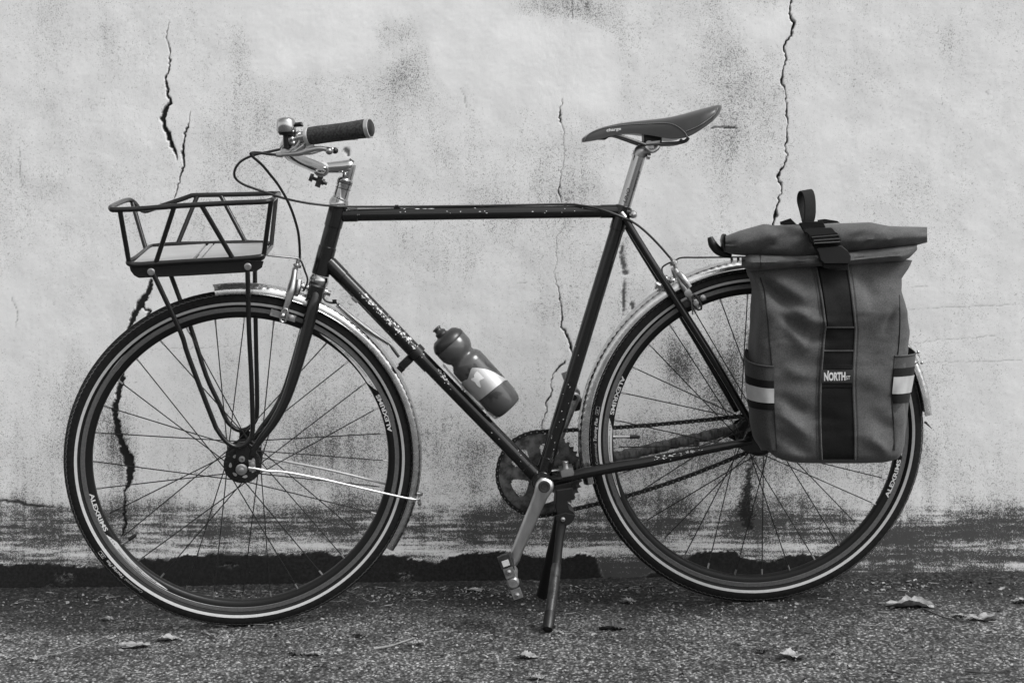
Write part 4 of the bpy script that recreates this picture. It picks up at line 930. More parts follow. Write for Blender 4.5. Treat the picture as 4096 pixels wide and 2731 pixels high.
# ---------------- steering damper
dm = part('steering_damper', B)
mb = MB(); mb.tube(lerp_lat(B, [(1296, 1172, -.006), (1294, 1190, -.008), (1304, 1204, -.010), (1325, 1211, -.010), (1346, 1211, -.010)]), .0024, 8, smooth=4); mb.tube([B.P(1338, 1198, -.010), B.P(1338, 1214, -.010)], [.0048, .0036], 10); mb.build('damper_hook', 'satin', dm, B)
mb = MB(); a, b = B.P(1348, 1218, -.010), B.P(1556, 1375, -.010); d = (b-a).normalized(); u = Vector((-d.z, 0, d.x)); pts = []; nt_ = 46
for i in range(nt_*10+1):
    t = i/(nt_*10); an = 2*PI*nt_*t; R_ = .0048+.0012*math.sin(t*PI)-.0008*math.sin(t*9); sag = -.004*math.sin(t*PI); pts.append(a+(b-a)*t+u*(R_*math.cos(an)+sag)+Y*R_*math.sin(an))
mb.tube(pts, .00085, 5); mb.build('damper_spring', 'greymetal', dm, B)
mb = MB(); mb.tube([B.P(1345, 1208, -.01), a], .0012, 6); mb.build('damper_wire', 'satin', dm, B); mb = MB(); mb.tube([b, B.P(1570, 1392, -.01), B.P(1596, 1428, -.012)], [.0014, .0034, .0030], 10); mb.build('damper_rod', 'satin', dm, B)
ta, tb = B.P(1300, 1035), B.P(2165, 1921); td = (tb-ta).normalized(); tn = Vector((-td.z, 0, td.x)); tn = tn if tn.z > 0 else -tn
c = B.P(1665, 1409, 0); mb = MB(); mb.lathe([(-.0075, .0150), (-.0072, .0182), (.0072, .0182), (.0075, .0150)], c, td, 32); bx_ = c-tn*.030
mb.box(bx_, td*.0085, Y*.0105, tn*.013, .0015); mb.lathe([(0, .0062), (.001, .0062), (.0012, .004)], bx_-Y*.0105+tn*.002, -Y, 14, caps=True); mb.box(bx_-tn*.016+td*.002, td*.0075, Y*.008, tn*.005, .0015); mb.build('damper_clamp', 'buckle', dm, B)
#@@RACK
# ---------------- front rack
rk = part('front_rack', F)
c1 = lambda x, y: (x/2.6133+400, y/2.6133+700)
def RP(x, y, l): X_, Y_ = c1(x, y); return F.P(X_, Y_, l)
NL, FL, BN, BF = -.135, .135, -.105, .105
mb = MB(); mb.tube([RP(x, y, l) for x, y, l in ((1870, 195, .115), (1800, 193, .13), (1600, 200, .135), (1300, 207, .135), (1000, 212, .135), (940, 222, .135), (870, 248, .135), (700, 305, .135), (560, 352, .135), (470, 378, .135), (410, 350, .130), (370, 305, .128), (335, 272, .125), (290, 262, .105), (220, 285, .03), (150, 318, -.06), (115, 338, -.115), (118, 358, -.130), (160, 364, -.135), (400, 355, -.135), (700, 333, -.135), (1000, 313, -.135), (1400, 293, -.135), (1680, 282, -.135), (1765, 273, -.130), (1800, 258, -.115), (1835, 230, -.02), (1870, 205, .09))], .0050, 12, smooth=3, closed=False); mb.build('top_rail', 'rackpaint', rk, F)
mb = MB(); mb.tube([RP(x, y, l) for x, y, l in ((1780, 735, .09), (1740, 712, .105), (1500, 705, .105), (1100, 716, .105), (800, 722, .105), (600, 738, .105), (520, 755, .095), (440, 815, .02), (360, 875, -.06), (300, 905, -.095), (310, 930, -.105), (400, 938, -.105), (560, 928, -.105), (900, 905, -.105), (1380, 880, -.105), (1640, 858, -.105), (1710, 838, -.095), (1745, 800, -.03), (1785, 750, .07))], .0050, 12, smooth=3); mb.build('base_rail', 'rackpaint', rk, F)
for a, b, l0, l1 in (((208, 372), (302, 905), NL, -.10), ((772, 345), (585, 915), NL, BN), ((1062, 320), (1385, 868), NL, BN), ((1788, 272), (1712, 835), -.128, -.097), ((338, 290), (475, 760), .125, .095), ((1015, 225), (815, 715), FL, BF), ((1262, 215), (1520, 700), FL, BF), ((1842, 215), (1790, 735), .12, .09)):
    mb = MB(); mb.tube([RP(*a, l0), RP(*b, l1)], .0047, 12); mb.build('strut', 'rackpaint', rk, F)
dk = [((360, 900, -.10), (530, 752, .095), (1105, 718, .102), (965, 880, -.10)), ((1002, 878, -.10), (1138, 718, .102), (1182, 716, .102), (1046, 876, -.10)), ((1062, 876, -.10), (1200, 716, .102), (1700, 708, .102), (1690, 845, -.10))]
for p in dk:
    pts = [RP(*q) for q in p]; n = (pts[1]-pts[0]).cross(pts[3]-pts[0]).normalized(); n = n if n.z > 0 else -n
    mb = MB(); mb.prism([q-n*.006 for q in pts], n*.006, .0008); mb.build('plank', 'wood', rk, F)
pl = [(305, 948), (318, 1000), (355, 1050), (405, 1077), (900, 1055), (1480, 1022), (1640, 1004), (1695, 965), (1712, 900), (1400, 898), (900, 922), (560, 945)]
mb = MB(); mb.prism([RP(x, y, -.100) for x, y in pl], (0, .0035, 0), .0006); mb.build('side_plate', 'rackpaint', rk, F)
mb = MB(); mb.prism([Vector((q.x, -q.y, q.z)) for q in [RP(x, y, -.100) for x, y in pl]], (0, -.0035, 0), .0006); mb.build('side_plate', 'rackpaint', rk, F)
for x, y in ((535, 1013), (1545, 958)):
    mb = MB(); c = RP(x, y, -.1045); mb.mat(0).lathe([(0, .0070), (.0015, .0070), (.002, .0058), (.004, .0056), (.0042, .0030), (.0025, .0028)], c, -Y, 20); mb.lathe([(.0025, .0028), (.0025, .0001)], c, -Y, 10); mb.build('rack_bolt', 'alloy', rk, F)
mb = MB(); mb.tube(lerp_lat(F, [(612, 1085, -.100), (622, 1113, -.099), (722, 1327, -.086), (754, 1426, -.080), (852, 1680, -.067), (872, 1722, -.065), (898, 1758, -.064), (922, 1778, -.064), (947, 1786, -.064), (975, 1779, -.064), (1000, 1757, -.064), (1010, 1724, -.064), (1010, 1660, -.067), (1005, 1500, -.075), (996, 1320, -.088), (991, 1120, -.100), (990, 1075, -.101)]), .0048, 12, smooth=4); mb.build('rack_leg', 'rackpaint', rk, F)
mb = MB(); mb.tube(lerp_lat(F, [(675, 1085, .085), (687, 1110, .085), (720, 1198, .080), (762, 1307, .075), (825, 1502, .068), (876, 1612, .066), (905, 1677, .065), (928, 1704, .064), (952, 1719, .064), (978, 1718, .064), (1001, 1706, .064), (1022, 1680, .064), (1028, 1643, .065), (1028, 1560, .068), (1023, 1320, .080), (1020, 1120, .088), (1020, 1075, .09)]), .0048, 12, smooth=4); mb.build('rack_leg', 'rackpaint', rk, F)
mb = MB(); mb.prism([F.P(x, y, -.060) for x, y in ((938, 1780), (985, 1776), (1000, 1800), (992, 1850), (950, 1850), (944, 1810))], (0, .004, 0), .0005); mb.build('leg_tab', 'rackpaint', rk, F); mb = MB(); mb.prism([F.P(x, y, .060) for x, y in ((955, 1712), (990, 1712), (992, 1760), (960, 1765))], (0, .004, 0), .0005); mb.build('leg_tab', 'rackpaint', rk, F)
mb = MB(); mb.tube(lerp_lat(F, [(1070, 1021, -.04), (1120, 1026, -.03), (1180, 1032, -.022), (1198, 1037, -.020), (1208, 1052, -.018), (1220, 1085, -.014), (1230, 1115, -.010), (1226, 1140, -.008), (1212, 1165, -.006)]), .0021, 8, smooth=4); mb.build('rack_stay_rod', 'greymetal', rk, F)
# ---------------- seat post and saddle
sp_ = part('seatpost')
sa, sb = B.P(2494, 835, 0), B.P(2557, 625, 0)
mb = MB(); mb.tube([sa, sb], .0132, 32); mb.build('post', 'chrome', sp_, B)
mb = MB(); d = (sb-sa).normalized(); L = (sb-sa).length; n = Vector((d.z, 0, -d.x))
def post_fn(t0, length, ang, h):
    def fn(u, v): w = math.radians(ang)+v*h/.0133; return sa+d*(t0+u*length)+(-Y*math.cos(w)-n*math.sin(w))*.0136
    return fn
lettering(mb, 'UNO', post_fn(.012, .030, -2, .007), weight=.02, shear=.3)
for i in range(6):
    f = post_fn(.040+i*.007, .0055, -46, .0035); mb.add([f(0, 0), f(1, .2), f(1, 1), f(0, .7)], [(0, 1, 2, 3)])
mb.build('post_lettering', 'blackprint', sp_, B)
mb = MB(); hc = B.P(2590, 595, 0)
mb.tube([B.P(2553, 628, 0), B.P(2566, 606, 0), B.P(2594, 600, 0), B.P(2606, 612, 0)], [.0138, .0150, .0135, .0100], 20, smooth=4); mb.tube([B.P(2588, 625, -.010), B.P(2600, 628, -.010)], .006, 10)
for s in (-1, 1):
    y = s*.022-.0
    mb.tube([B.P(x, yy, -.024)+Y*(0 if s < 0 else .048) for x, yy in ((2583, 588), (2592, 596), (2602, 604), (2614, 604), (2628, 595), (2636, 584))], [.0038, .0046, .0044, .0044, .0046, .0036], 10, smooth=3)
    mb.box(B.P(2611, 570, -.024)+Y*(0 if s < 0 else .048), (.014, 0, .001), (0, .005, 0), (0, 0, .0022))
mb.tube([B.P(2609, 560, -.015), B.P(2609, 605, -.015)], .0040, 10); mb.tube([Vector((hc.x, -.026, hc.z+.006)), Vector((hc.x, .026, hc.z+.006))], .009, 16)
mb.build('saddle_clamp', 'alloy', sp_, B)
mb = MB(); mb.box(B.P(2607, 556, 0), (.018, 0, 0), (0, .02, 0), (0, 0, .012), .003); mb.build('clamp_cradle', 'satin', sp_, B)
sdl = part('saddle')
c3 = lambda x, y: (x/3.136+2250, y/3.136+380)
def S3(x, y, l=0.0): return B.P(*c3(x, y), l)
top_ = [(245, 548), (270, 525), (330, 480), (420, 432), (560, 388), (750, 350), (1000, 322), (1300, 292), (1500, 245), (1700, 188), (1850, 148), (1940, 128), (1972, 140)]
bot_ = [(240, 575), (265, 590), (330, 578), (450, 563), (600, 520), (700, 490), (850, 481), (1000, 493), (1180, 520), (1350, 560), (1500, 550), (1600, 520), (1750, 430), (1900, 320), (1985, 210)]
xs_ = np.array([245, 258, 275, 310, 360, 430, 520, 620, 720, 840, 960, 1080, 1200, 1320, 1430, 1520, 1580, 1640, 1720, 1800, 1870, 1925, 1960, 1978])
tz = np.interp(xs_, [p[0] for p in top_], [p[1] for p in top_]); bz = np.interp(xs_, [p[0] for p in bot_], [p[1] for p in bot_])
hw = np.interp(xs_, [245, 258, 275, 310, 400, 620, 840, 1080, 1320, 1520, 1720, 1870, 1960, 1978], [.006, .013, .017, .019, .020, .021, .024, .033, .050, .065, .072, .068, .045, .020])
rows = []
for x, t, b, w in zip(xs_, tz, bz, hw):
    pt = S3(x, t, 0); pb = S3(x, b, -w*0.92); xm = (pt.x+pb.x)/2; row = []
    crown = min(.012, w*.35)
    for k in range(25):
        s = k/24*2-1; y = s
        # superellipse cap: top is crowned, sides drop to the skirt
        ang = s*PI/2; yy = w*math.copysign(abs(math.sin(ang))**0.75, ang); zz = pb.z+(pt.z-pb.z)*max(0, math.cos(ang))**0.42
        yy *= 1-0.10*(1-max(0, math.cos(ang)))**4*0
        row.append(Vector((pt.x*max(0, math.cos(ang))**.4+pb.x*(1-max(0, math.cos(ang))**.4), yy, zz)))
    rows.append(row)
mb = MB(); loops = [r+[Vector((p.x, p.y*.92, p.z+.004)) for p in reversed(r[3:-3])][:0] for r in rows]; mb.grid(loops)
under = [[Vector((r[0].x, r[0].y*(1-2*k/8)*.985, r[0].z+.003*math.sin(PI*k/8))) for k in range(9)] for r in rows]; mb.grid([list(reversed(u)) for u in under])
mb.add(rows[0], [tuple(range(25))]); mb.add(rows[-1], [tuple(reversed(range(25)))])
o = mb.build('saddle_cover', 'leather', sdl, B, sharp=50); md = o.modifiers.new('smooth', 'SUBSURF'); md.levels = 1; md.render_levels = 1
# seams follow the cover: project photograph points on the cover mesh
from mathutils.bvhtree import BVHTree
def bvh_of(o):
    me = o.data; return BVHTree.FromPolygons([v.co for v in me.vertices], [p.vertices for p in me.polygons])
bs_ = bvh_of(o)
def on(bvh, sp, px, py, off=.0006, fb=-.03):
    oo, dd = sp.ray(px, py); h = bvh.ray_cast(oo, dd)
    return (h[0]-dd*off) if h[0] else None
def stitched(bvh, sp, conv, pts, name, parent, mat='stitch', r=.0005, dash=None, off=.0006):
    P = catmull([Vector((*conv(*p), 0)) for p in pts], 14); mb = MB(); seg = []
    Q = [on(bvh, sp, p.x, p.y, off) for p in P]; Q = [q for q in Q if q]
    if len(Q) < 3: return
    if dash:
        D = []; acc = 0
        for a, b in zip(Q[:-1], Q[1:]):
            L = (b-a).length; k = 0
            while acc < L: D.append((a+(b-a)*(acc/L), (b-a).normalized())); acc += dash
            acc -= L
        for p, d_ in D: mb.tube([p-d_*dash*.32, p+d_*dash*.32], r, 4)
    else: mb.tube(Q, r, 6)
    mb.build(name, mat, parent, sp)
stitched(bs_, B, c3, [(275, 570), (300, 520), (350, 475), (450, 432), (600, 398), (850, 368), (1100, 357), (1290, 352), (1400, 372), (1490, 425), (1545, 480), (1568, 525)], 'stitching', sdl, dash=.0035, off=.0008)
stitched(bs_, B, c3, [(1560, 450), (1700, 392), (1850, 295), (1920, 225), (1950, 160)], 'stitching', sdl, dash=.0035, off=.0008)
stitched(bs_, B, c3, [(262, 588), (290, 535), (345, 486), (450, 441), (600, 407), (850, 378), (1100, 366), (1290, 361), (1392, 381), (1480, 432), (1532, 485), (1553, 528)], 'seam', sdl, mat='satin', r=.0004, off=.0003)
stitched(bs_, B, c3, [(1560, 462), (1700, 404), (1855, 305), (1928, 232), (1960, 165)], 'seam', sdl, mat='satin', r=.0004, off=.0003)
mb = MB()
def chf(u, v): x = 552+u*182; y = 462-u*22-v*38*1.0; p = on(bs_, B, *c3(x, y), .0008); return p if p else S3(x, y, -.03)
lettering(mb, 'charge', chf, weight=.03); mb.build('saddle_lettering', 'label', sdl, B)
for s in (1, -1):
    mb = MB(); P = [S3(600, 505, -.012), S3(700, 512, -.018), S3(1010, 615, -.024), (S3(1060, 622, -.024)), S3(1250, 613, -.024), S3(1440, 604, -.030), S3(1540, 580, -.036), S3(1580, 540, -.040)]
    if s < 0: P = mirror(P)
    mb.tube(P, .0036, 12, smooth=4); mb.build('saddle_rail', 'greymetal', sdl, B)
mb = MB(); mb.prism([S3(x, y, -.012) for x, y in ((440, 560), (540, 562), (600, 522), (690, 500), (640, 480), (450, 520))], (0, .024, 0), .001); mb.build('nose_mount', 'satin', sdl, B)
#@@DRIVE
# ---------------- crankset, chain, pedals
RC = Vector((BBC.x, .043, BBC.z)); ck = part('crankset')
mb = MB(); teeth = 44; rt = .0895
for yy, flip in ((.0415, 0), (.0440, 1)):
    for i in range(60):
        pass
nr_, na_ = 26, 264
def hole(r, a):
    for k in range(5):
        c = math.radians(211+72*k); da = (a-c+PI) % (2*PI)-PI
        lim = math.radians(23)*(1-((0.066-r)/0.040)**2*0.75) if r < .066 else 0
        if .030 < r < .066 and abs(da) < lim-0.0*r: 
            # rounded corners
            ry = (r-.048)/.018; rx = da/max(lim, 1e-3)
            if abs(ry)**3+abs(rx)**3 < 1: return True
    return False
def rad(i, a):
    if i == nr_:
        t = (a*teeth/(2*PI)) % 1; return rt-.0035+.0058*max(0, math.cos(2*PI*(t-.5)))**.8
    return .012+(rt-.0040-.012)*i/(nr_-1)
for yy, rev in ((.0415, False), (.0442, True)):
    vs = []; fs = []
    for i in range(nr_+1):
        for j in range(na_):
            a = 2*PI*j/na_; r = rad(i, a); vs.append(Vector((BBC.x+r*math.cos(a), yy, BBC.z+r*math.sin(a))))
    for i in range(nr_):
        for j in range(na_):
            a = 2*PI*(j+.5)/na_; r = (rad(i, a)+rad(i+1, a))/2
            if hole(r, a): continue
            q = (i*na_+j, i*na_+(j+1) % na_, (i+1)*na_+(j+1) % na_, (i+1)*na_+j); fs.append(q if not rev else tuple(reversed(q)))
    mb.add(vs, fs)
# side walls of outer edge and holes
n1 = (nr_+1)*na_
edges = {}
for f in mb.f[:len(mb.f)//2]:
    for a, b in zip(f, f[1:]+f[:1]):
        k = (min(a, b), max(a, b)); edges[k] = edges.get(k, 0)+1
for (a, b), c in edges.items():
    if c == 1: mb.f.append((a, b, b+n1, a+n1)); mb.m.append(0)
mb.build('chainring', 'ring', ck, B, sharp=25)
mb = MB(); mb.lathe([(.034, .014), (.036, .020), (.052, .020), (.054, .016), (.060, .014), (.0605, .001)], (BBC.x, 0, BBC.z), Y, 32); mb.build('spider_boss', 'alloy2', ck, B)
def crank(side, x0, y0, x1, y1, lat0, lat1, name):
    a, b = B.P(x0, y0, lat0), B.P(x1, y1, lat1); d = (b-a); L = d.length; d.normalize(); n = Vector((-d.z, 0, d.x)); rows = []
    for t, w, h in ((-.10, .008, .005), (-.085, .0145, .007), (-.04, .0178, .009), (.0, .0190, .010), (.05, .0178, .010), (.12, .0150, .009), (.3, .0138, .0075), (.6, .0128, .0068), (.85, .0120, .0065), (.97, .0126, .0065), (1.03, .0115, .0065), (1.065, .008, .005), (1.075, .003, .003)):
        c = a+(b-a)*t; ring = []
        for k in range(16):
            q = 2*PI*k/16; ring.append(c+n*w*math.copysign(abs(math.cos(q))**.6, math.cos(q))+Y*h*math.copysign(abs(math.sin(q))**.6, math.sin(q)))
        rows.append(ring)
    mb = MB(); mb.grid(rows, closed=True); mb.add(rows[0], [tuple(range(16))]); mb.add(rows[-1], [tuple(range(16))]); return mb.build(name, 'alloy', ck, B)
crank(-1, 2178, 1944, 2052, 2240, -.072, -.080, 'crank_arm'); o = crank(1, 2172, 1885, 2296, 1592, .066, .074, 'crank_arm')
o.data.materials.clear(); o.data.materials.append(M['alloy2'])
mb = MB(); mb.lathe([(0, .0001), (0, .0118), (.0005, .0125), (.0025, .0125), (.003, .0115), (.0028, .0085), (.001, .0080), (.001, .0035), (-.001, .0030), (-.001, .0001)], B.P(2177, 1945, -.083), -Y, 28); mb.build('crank_bolt', 'pedal', ck, B)
mb = MB(); mb.lathe([(0, .0001), (0, .0062), (.0005, .0064)], B.P(2296, 1590, .066), -Y, 16); mb.build('thread_hole_disc', 'satin', ck, B)  # flat black disc imitating the shaded thread hole
mb = MB(); mb.lathe([(-.034, .0185), (-.062, .0170), (-.066, .012)], (BBC.x, 0, BBC.z), Y, 28); mb.build('bottom_bracket_cup', 'satin', ck, B)
# chain
chn = part('chain'); Rc = .0905
cy_ = .043; C1 = Vector((BBC.x, BBC.z)); C2 = Vector((0, 0)); r1, r2 = Rc, .037
dv = C2-C1; D = dv.length; base = math.atan2(dv.y, dv.x); ga = math.acos((r1-r2)/D); path = []
u_a = base+ga; l_a = base-ga
n = 90
for i in range(n+1):
    a = u_a+(2*PI-2*ga)*i/n; path.append(C1+Vector((math.cos(a), math.sin(a)))*r1)
low0 = C1+Vector((math.cos(l_a), math.sin(l_a)))*r1; low1 = C2+Vector((math.cos(l_a), math.sin(l_a)))*r2
for i in range(1, 30):
    t = i/30; p = low0+(low1-low0)*t; path.append(p+Vector((0, -.014*math.sin(PI*t))))
for i in range(n//2+1):
    a = l_a+(2*ga)*i/(n//2); path.append(C2+Vector((math.cos(a), math.sin(a)))*r2)
up1 = C2+Vector((math.cos(u_a), math.sin(u_a)))*r2; up0 = C1+Vector((math.cos(u_a), math.sin(u_a)))*r1
for i in range(1, 30):
    t = i/30; p = up1+(up0-up1)*t; path.append(p+Vector((0, -.0045*math.sin(PI*t))))
path.append(path[0]); seg = [(b-a).length for a, b in zip(path[:-1], path[1:])]; tot = sum(seg); nl = int(round(tot/.0127/2))*2; pitch = tot/nl
def at(s):
    s = s % tot
    for a, b, l in zip(path[:-1], path[1:], seg):
        if s <= l: return a+(b-a)*(s/l if l else 0)
        s -= l
    return path[-1]
def link_mesh(outer):
    mb = MB(); hw_ = .0036 if outer else .0024
    for sgn in (-1, 1):
        pts = []
        for i in range(20):
            a = 2*PI*i/20; x = pitch/2+(pitch/2)*(1 if math.cos(a) > 0 else -1)*min(1, abs(math.cos(a))*1.4) ; 
        out = []
        for i in range(8): a = -PI/2+PI*i/7; out.append(Vector((pitch+.0042*math.cos(a), 0, .0042*math.sin(a))))
        out.append(Vector((pitch/2, 0, .0030)))
        for i in range(8): a = PI/2+PI*i/7; out.append(Vector((.0042*math.cos(a), 0, .0042*math.sin(a))))
        out.append(Vector((pitch/2, 0, -.0030)))
        mb.mat(0).prism([p+Y*sgn*hw_ for p in out], Y*sgn*.0010)
    if outer:
        for x in (0, pitch): mb.mat(1).tube([Vector((x, -.0052, 0)), Vector((x, .0052, 0))], .0018, 8)
    else:
        for x in (0, pitch): mb.mat(0).tube([Vector((x, -.0024, 0)), Vector((x, .0024, 0))], .0038, 10)
    return mb.build('chain_link', ['chain', 'pin'], None, None, data_only=True)
LM = [link_mesh(True), link_mesh(False)]
for i in range(nl):
    a, b = at(i*pitch), at((i+1)*pitch); d = b-a; an = math.atan2(d.y, d.x)
    inst('chain_link', LM[i % 2], chn, B.M @ Matrix.Translation((a.x, cy_, a.y)) @ Matrix.Rotation(-an, 4, 'Y'))
mb = MB(); mb.lathe([(.039, .014), (.0405, .034), (.0445, .034), (.050, .026), (.056, .022), (.056, .012)], (0, 0, 0), Y, 34); mb.build('sprocket', 'ring', chn, B)
# hub brake-like dark bulk at the rear hub
mb = MB(); mb.lathe([(-.060, .010), (-.056, .020), (-.050, .030), (-.040, .034), (-.036, .020)], (0, 0, 0), Y, 30); mb.build('hub_cover', 'satin', rw_, rw_ and WM[rw_.name])
# pedals
def pedal(sp, pts, mirror_y=False):
    pd = part('pedal'); x0, y0, l0 = pts
    c = B.P(x0, y0, l0); dd = -1 if l0 < 0 else 1
    ax_ = (B.P(2073, 2365, l0)-B.P(2018, 2212, l0)).normalized(); nn = Vector((-ax_.z, 0, ax_.x))     # long direction of the cage seen end on
    mb = MB()
    mb.lathe([(0, .0105), (.012, .0125), (.030, .0115), (.075, .0100), (.085, .0125), (.092, .0120), (.096, .0085), (.0965, .001)], c, Y*dd, 24, caps=True); mb.build('axle_housing', 'cageplate', pd, B)
    for s in (-1, 1):
        mb = MB(); m_ = c+ax_*s*.030+Y*dd*.048; mb.box(m_, nn*.0115, Y*.040, ax_*.0085, .0025); mb.build('tread_block', 'satin', pd, B)
        mb = MB(); e = c+ax_*s*.0225+Y*dd*.0935; mb.box(e, nn*.0100, Y*.0022, ax_*.0105, .001); mb.build('cage_plate', 'cageplate', pd, B); mb = MB(); mb.lathe([(0, .0052), (.003, .0050), (.0045, .001)], e+ax_*s*.002+Y*dd*.0022, Y*dd, 14); mb.build('cage_bolt', 'alloy', pd, B)
    return pd, c, ax_, nn
pd, c, ax_, nn = pedal(B, (2046, 2275, -.088))
mb = MB(); e = c-ax_*.0465-Y*.0925; mb.box(e, nn*.0120, Y*.0035, ax_*.0130, .0015); mb.build('reflector_frame', 'pedal', pd, B)
mb = MB(); mb.box(e-Y*.0042+ax_*.003, nn*.0068, Y*.0009, ax_*.0060, .0004); mb.build('reflector', 'reflector', pd, B)
pd, c, ax_, nn = pedal(B, (2300, 1575, .082))
# ---------------- kickstand
ks = part('kickstand')
def xz(px, py, l): return B.P(px, py, l)
mb = MB(); c = B.P(2265, 1880, -.0); mb.box(B.P(2265, 1882, -.030), (.0135, 0, .002), (0, .022, 0), (-.001, 0, .008), .002); mb.tube([B.P(2262, 1875, -.030), B.P(2260, 1846, -.030)], .0070, 16); mb.lathe([(0, .0070), (.0005, .0066), (.0005, .0030), (-.002, .0028)], B.P(2260, 1845, -.030), (B.P(2260, 1845, -.030)-B.P(2262, 1875, -.030)), 16); mb.build('mounting_bolt', 'alloy', ks, B)
mb = MB(); mb.prism([xz(x, y, -.050) for x, y in ((2226, 1960), (2290, 1950), (2300, 1995), (2268, 2000), (2278, 2040), (2295, 2050), (2302, 2060), (2230, 2063), (2222, 2030))], (0, .060, 0), .002); mb.build('stand_bracket', 'satin', ks, B)
mb = MB(); pts = [xz(2222, 2060, -.056), xz(2302, 2056, -.056)]
pts = [xz(2222, 2062, -.056), xz(2224, 2080, -.056), xz(2236, 2098, -.056), xz(2256, 2104, -.056), xz(2278, 2098, -.056), xz(2294, 2082, -.056), xz(2301, 2060, -.056), xz(2262, 2052, -.056)]
mb.prism(pts, (0, .006, 0), .0006); mb.build('pivot_plate', 'satin', ks, B)
mb = MB(); mb.lathe([(0, .0048), (.002, .0046), (.0032, .001)], xz(2252, 2076, -.0575), -Y, 16); mb.build('pivot_rivet', 'alloy', ks, B)
GI = BIKE_M.inverted(); foot = GI @ (gpt(2192, 2530)+Vector((0, 0, .010)))
mb = MB(); k0 = xz(2245, 2105, -.048); k1 = xz(2236, 2170, -.058); k2 = xz(2226, 2260, -.074); mb.tube([xz(2250, 2085, -.046), k0, k1, k2, k2+(foot-k2)*.1], [.0115, .0105, .0088, .0092, .0092], 16, smooth=3); mb.build('stand_leg', 'satin', ks, B)
mb = MB(); mb.tube([k2, k2+(foot-k2)*.05, k2+(foot-k2)*.3, k2+(foot-k2)*.8, foot+(k2-foot)*.06], [.0098, .0106, .0104, .0100, .0098], 18); mb.build('leg_sleeve', 'pedal', ks, B)
fd = (foot-k2).normalized(); mb = MB(); mb.tube([foot-fd*.035, foot-fd*.006, foot+fd*.004], [.0112, .0116, .0096], 16); mb.build('rubber_foot', 'satin', ks, B)
mb = MB(); side = fd.cross(Y).normalized()
def legf(t0, ln, h, across):
    yv = (-Y-fd*(-Y).dot(fd)).normalized(); sv = fd.cross(yv).normalized()
    def fn(u, v): 
        if across: w = (u-.5)*ln/.0104; return k2+(foot-k2)*t0+fd*(-v*h)+(yv*math.cos(w)+sv*math.sin(w)*(1 if sv.x > 0 else -1))*.0108
        w = (v-.5)*h/.0104; return k2+(foot-k2)*t0+fd*u*ln+(yv*math.cos(w)+sv*math.sin(w)*(1 if sv.x > 0 else -1))*.0108
    return fn
lettering(mb, 'TURN', legf(.24, .014, .006, True), weight=.01); lettering(mb, 'Adjustable', legf(.31, .042, .007, False), weight=.005); mb.build('leg_lettering', 'satin', ks, B)
g2 = GI @ (gpt(2170, 2398)+Vector((0, 0, .006))); f0 = xz(2240, 2060, .0)
mb = MB(); kk = f0+(g2-f0)*.45; mb.tube([f0, f0+(g2-f0)*.25, kk, g2+(f0-g2)*.03], [.0110, .0105, .0120, .0140], 14); mb.build('stand_leg', 'satin', ks, B)
# ---------------- bottle cage and bottle
c4 = lambda x, y: (x/2.851+1500, y/2.851+1200)
bt_a = B.P(*c4(850, 490), 0.0); bt_b = B.P(*c4(1508, 1212), 0.0); bd = (bt_b-bt_a).normalized(); BR = .0365
cg = part('bottle_cage')
def on_cyl(px, py, R_):
    o_, d_ = B.ray(px, py); w = o_-bt_a; dp = d_-bd*d_.dot(bd); wp = w-bd*w.dot(bd)
    a = dp.dot(dp); b = 2*dp.dot(wp); c = wp.dot(wp)-R_*R_; disc = b*b-4*a*c
    if disc < 0: t = -b/(2*a); p = o_+d_*t; q = p-bt_a; ax__ = bd*q.dot(bd); return bt_a+ax__+(q-ax__).normalized()*R_
    return o_+d_*((-b-math.sqrt(disc))/(2*a))
def cyl_patch(poly, R_, name, mat, parent, thick=.0012, step=14):
    # triangulate an outline given in crop pixels by strips across the bottle axis, lying on the cylinder
    import bmesh
    P = catmull([Vector((*p, 0)) for p in poly+[poly[0]]], 4)[:-1]; bm = bmesh.new(); vs = [bm.verts.new((p.x, p.y, 0)) for p in P]; f = bm.faces.new(vs)
    bmesh.ops.triangulate(bm, faces=[f]); 
    for _ in range(3):
        long_ = [e for e in bm.edges if e.calc_length() > step*2.2]
        if not long_: break
        bmesh.ops.subdivide_edges(bm, edges=long_, cuts=1); bmesh.ops.triangulate(bm, faces=bm.faces[:])
    bm.verts.ensure_lookup_table(); bm.verts.index_update()
    v1 = [on_cyl(*c4(v.co.x, v.co.y), R_) for v in bm.verts]; fs = [tuple(v.index for v in f.verts) for f in bm.faces]
    axv = lambda p: (p-bt_a)-bd*(p-bt_a).dot(bd)
    v2 = [p-axv(p).normalized()*thick for p in v1]; n = len(v1); mb = MB(); mb.add(v1+v2, fs+[tuple(n+i for i in reversed(f)) for f in fs]+[(e.verts[0].index, e.verts[1].index, n+e.verts[1].index, n+e.verts[0].index) for e in bm.edges if e.is_boundary]); bm.free()
    return mb.build(name, mat, parent, B, sharp=60)
cyl_patch([(985, 935), (1010, 942), (1038, 928), (1060, 890), (1078, 835), (1098, 785), (1130, 770), (1250, 784), (1350, 818), (1440, 868), (1508, 908), (1430, 914), (1330, 915), (1262, 940), (1225, 1000), (1198, 1080), (1186, 1150), (1140, 1118), (1060, 1040), (1000, 985)], BR+.0022, 'cage_wrap', 'cage', cg)
cyl_patch([(1165, 808), (1170, 830), (1150, 862), (1185, 882), (1245, 888), (1195, 918), (1195, 950), (1202, 995), (1160, 968), (1140, 935), (1098, 912), (1100, 895), (1132, 880), (1128, 850)], BR+.0030, 'bird_emblem', 'emblem', cg, .0006, 30)
def cpt(x, y, l=0): return B.P(*c4(x, y), l)
mb = MB()
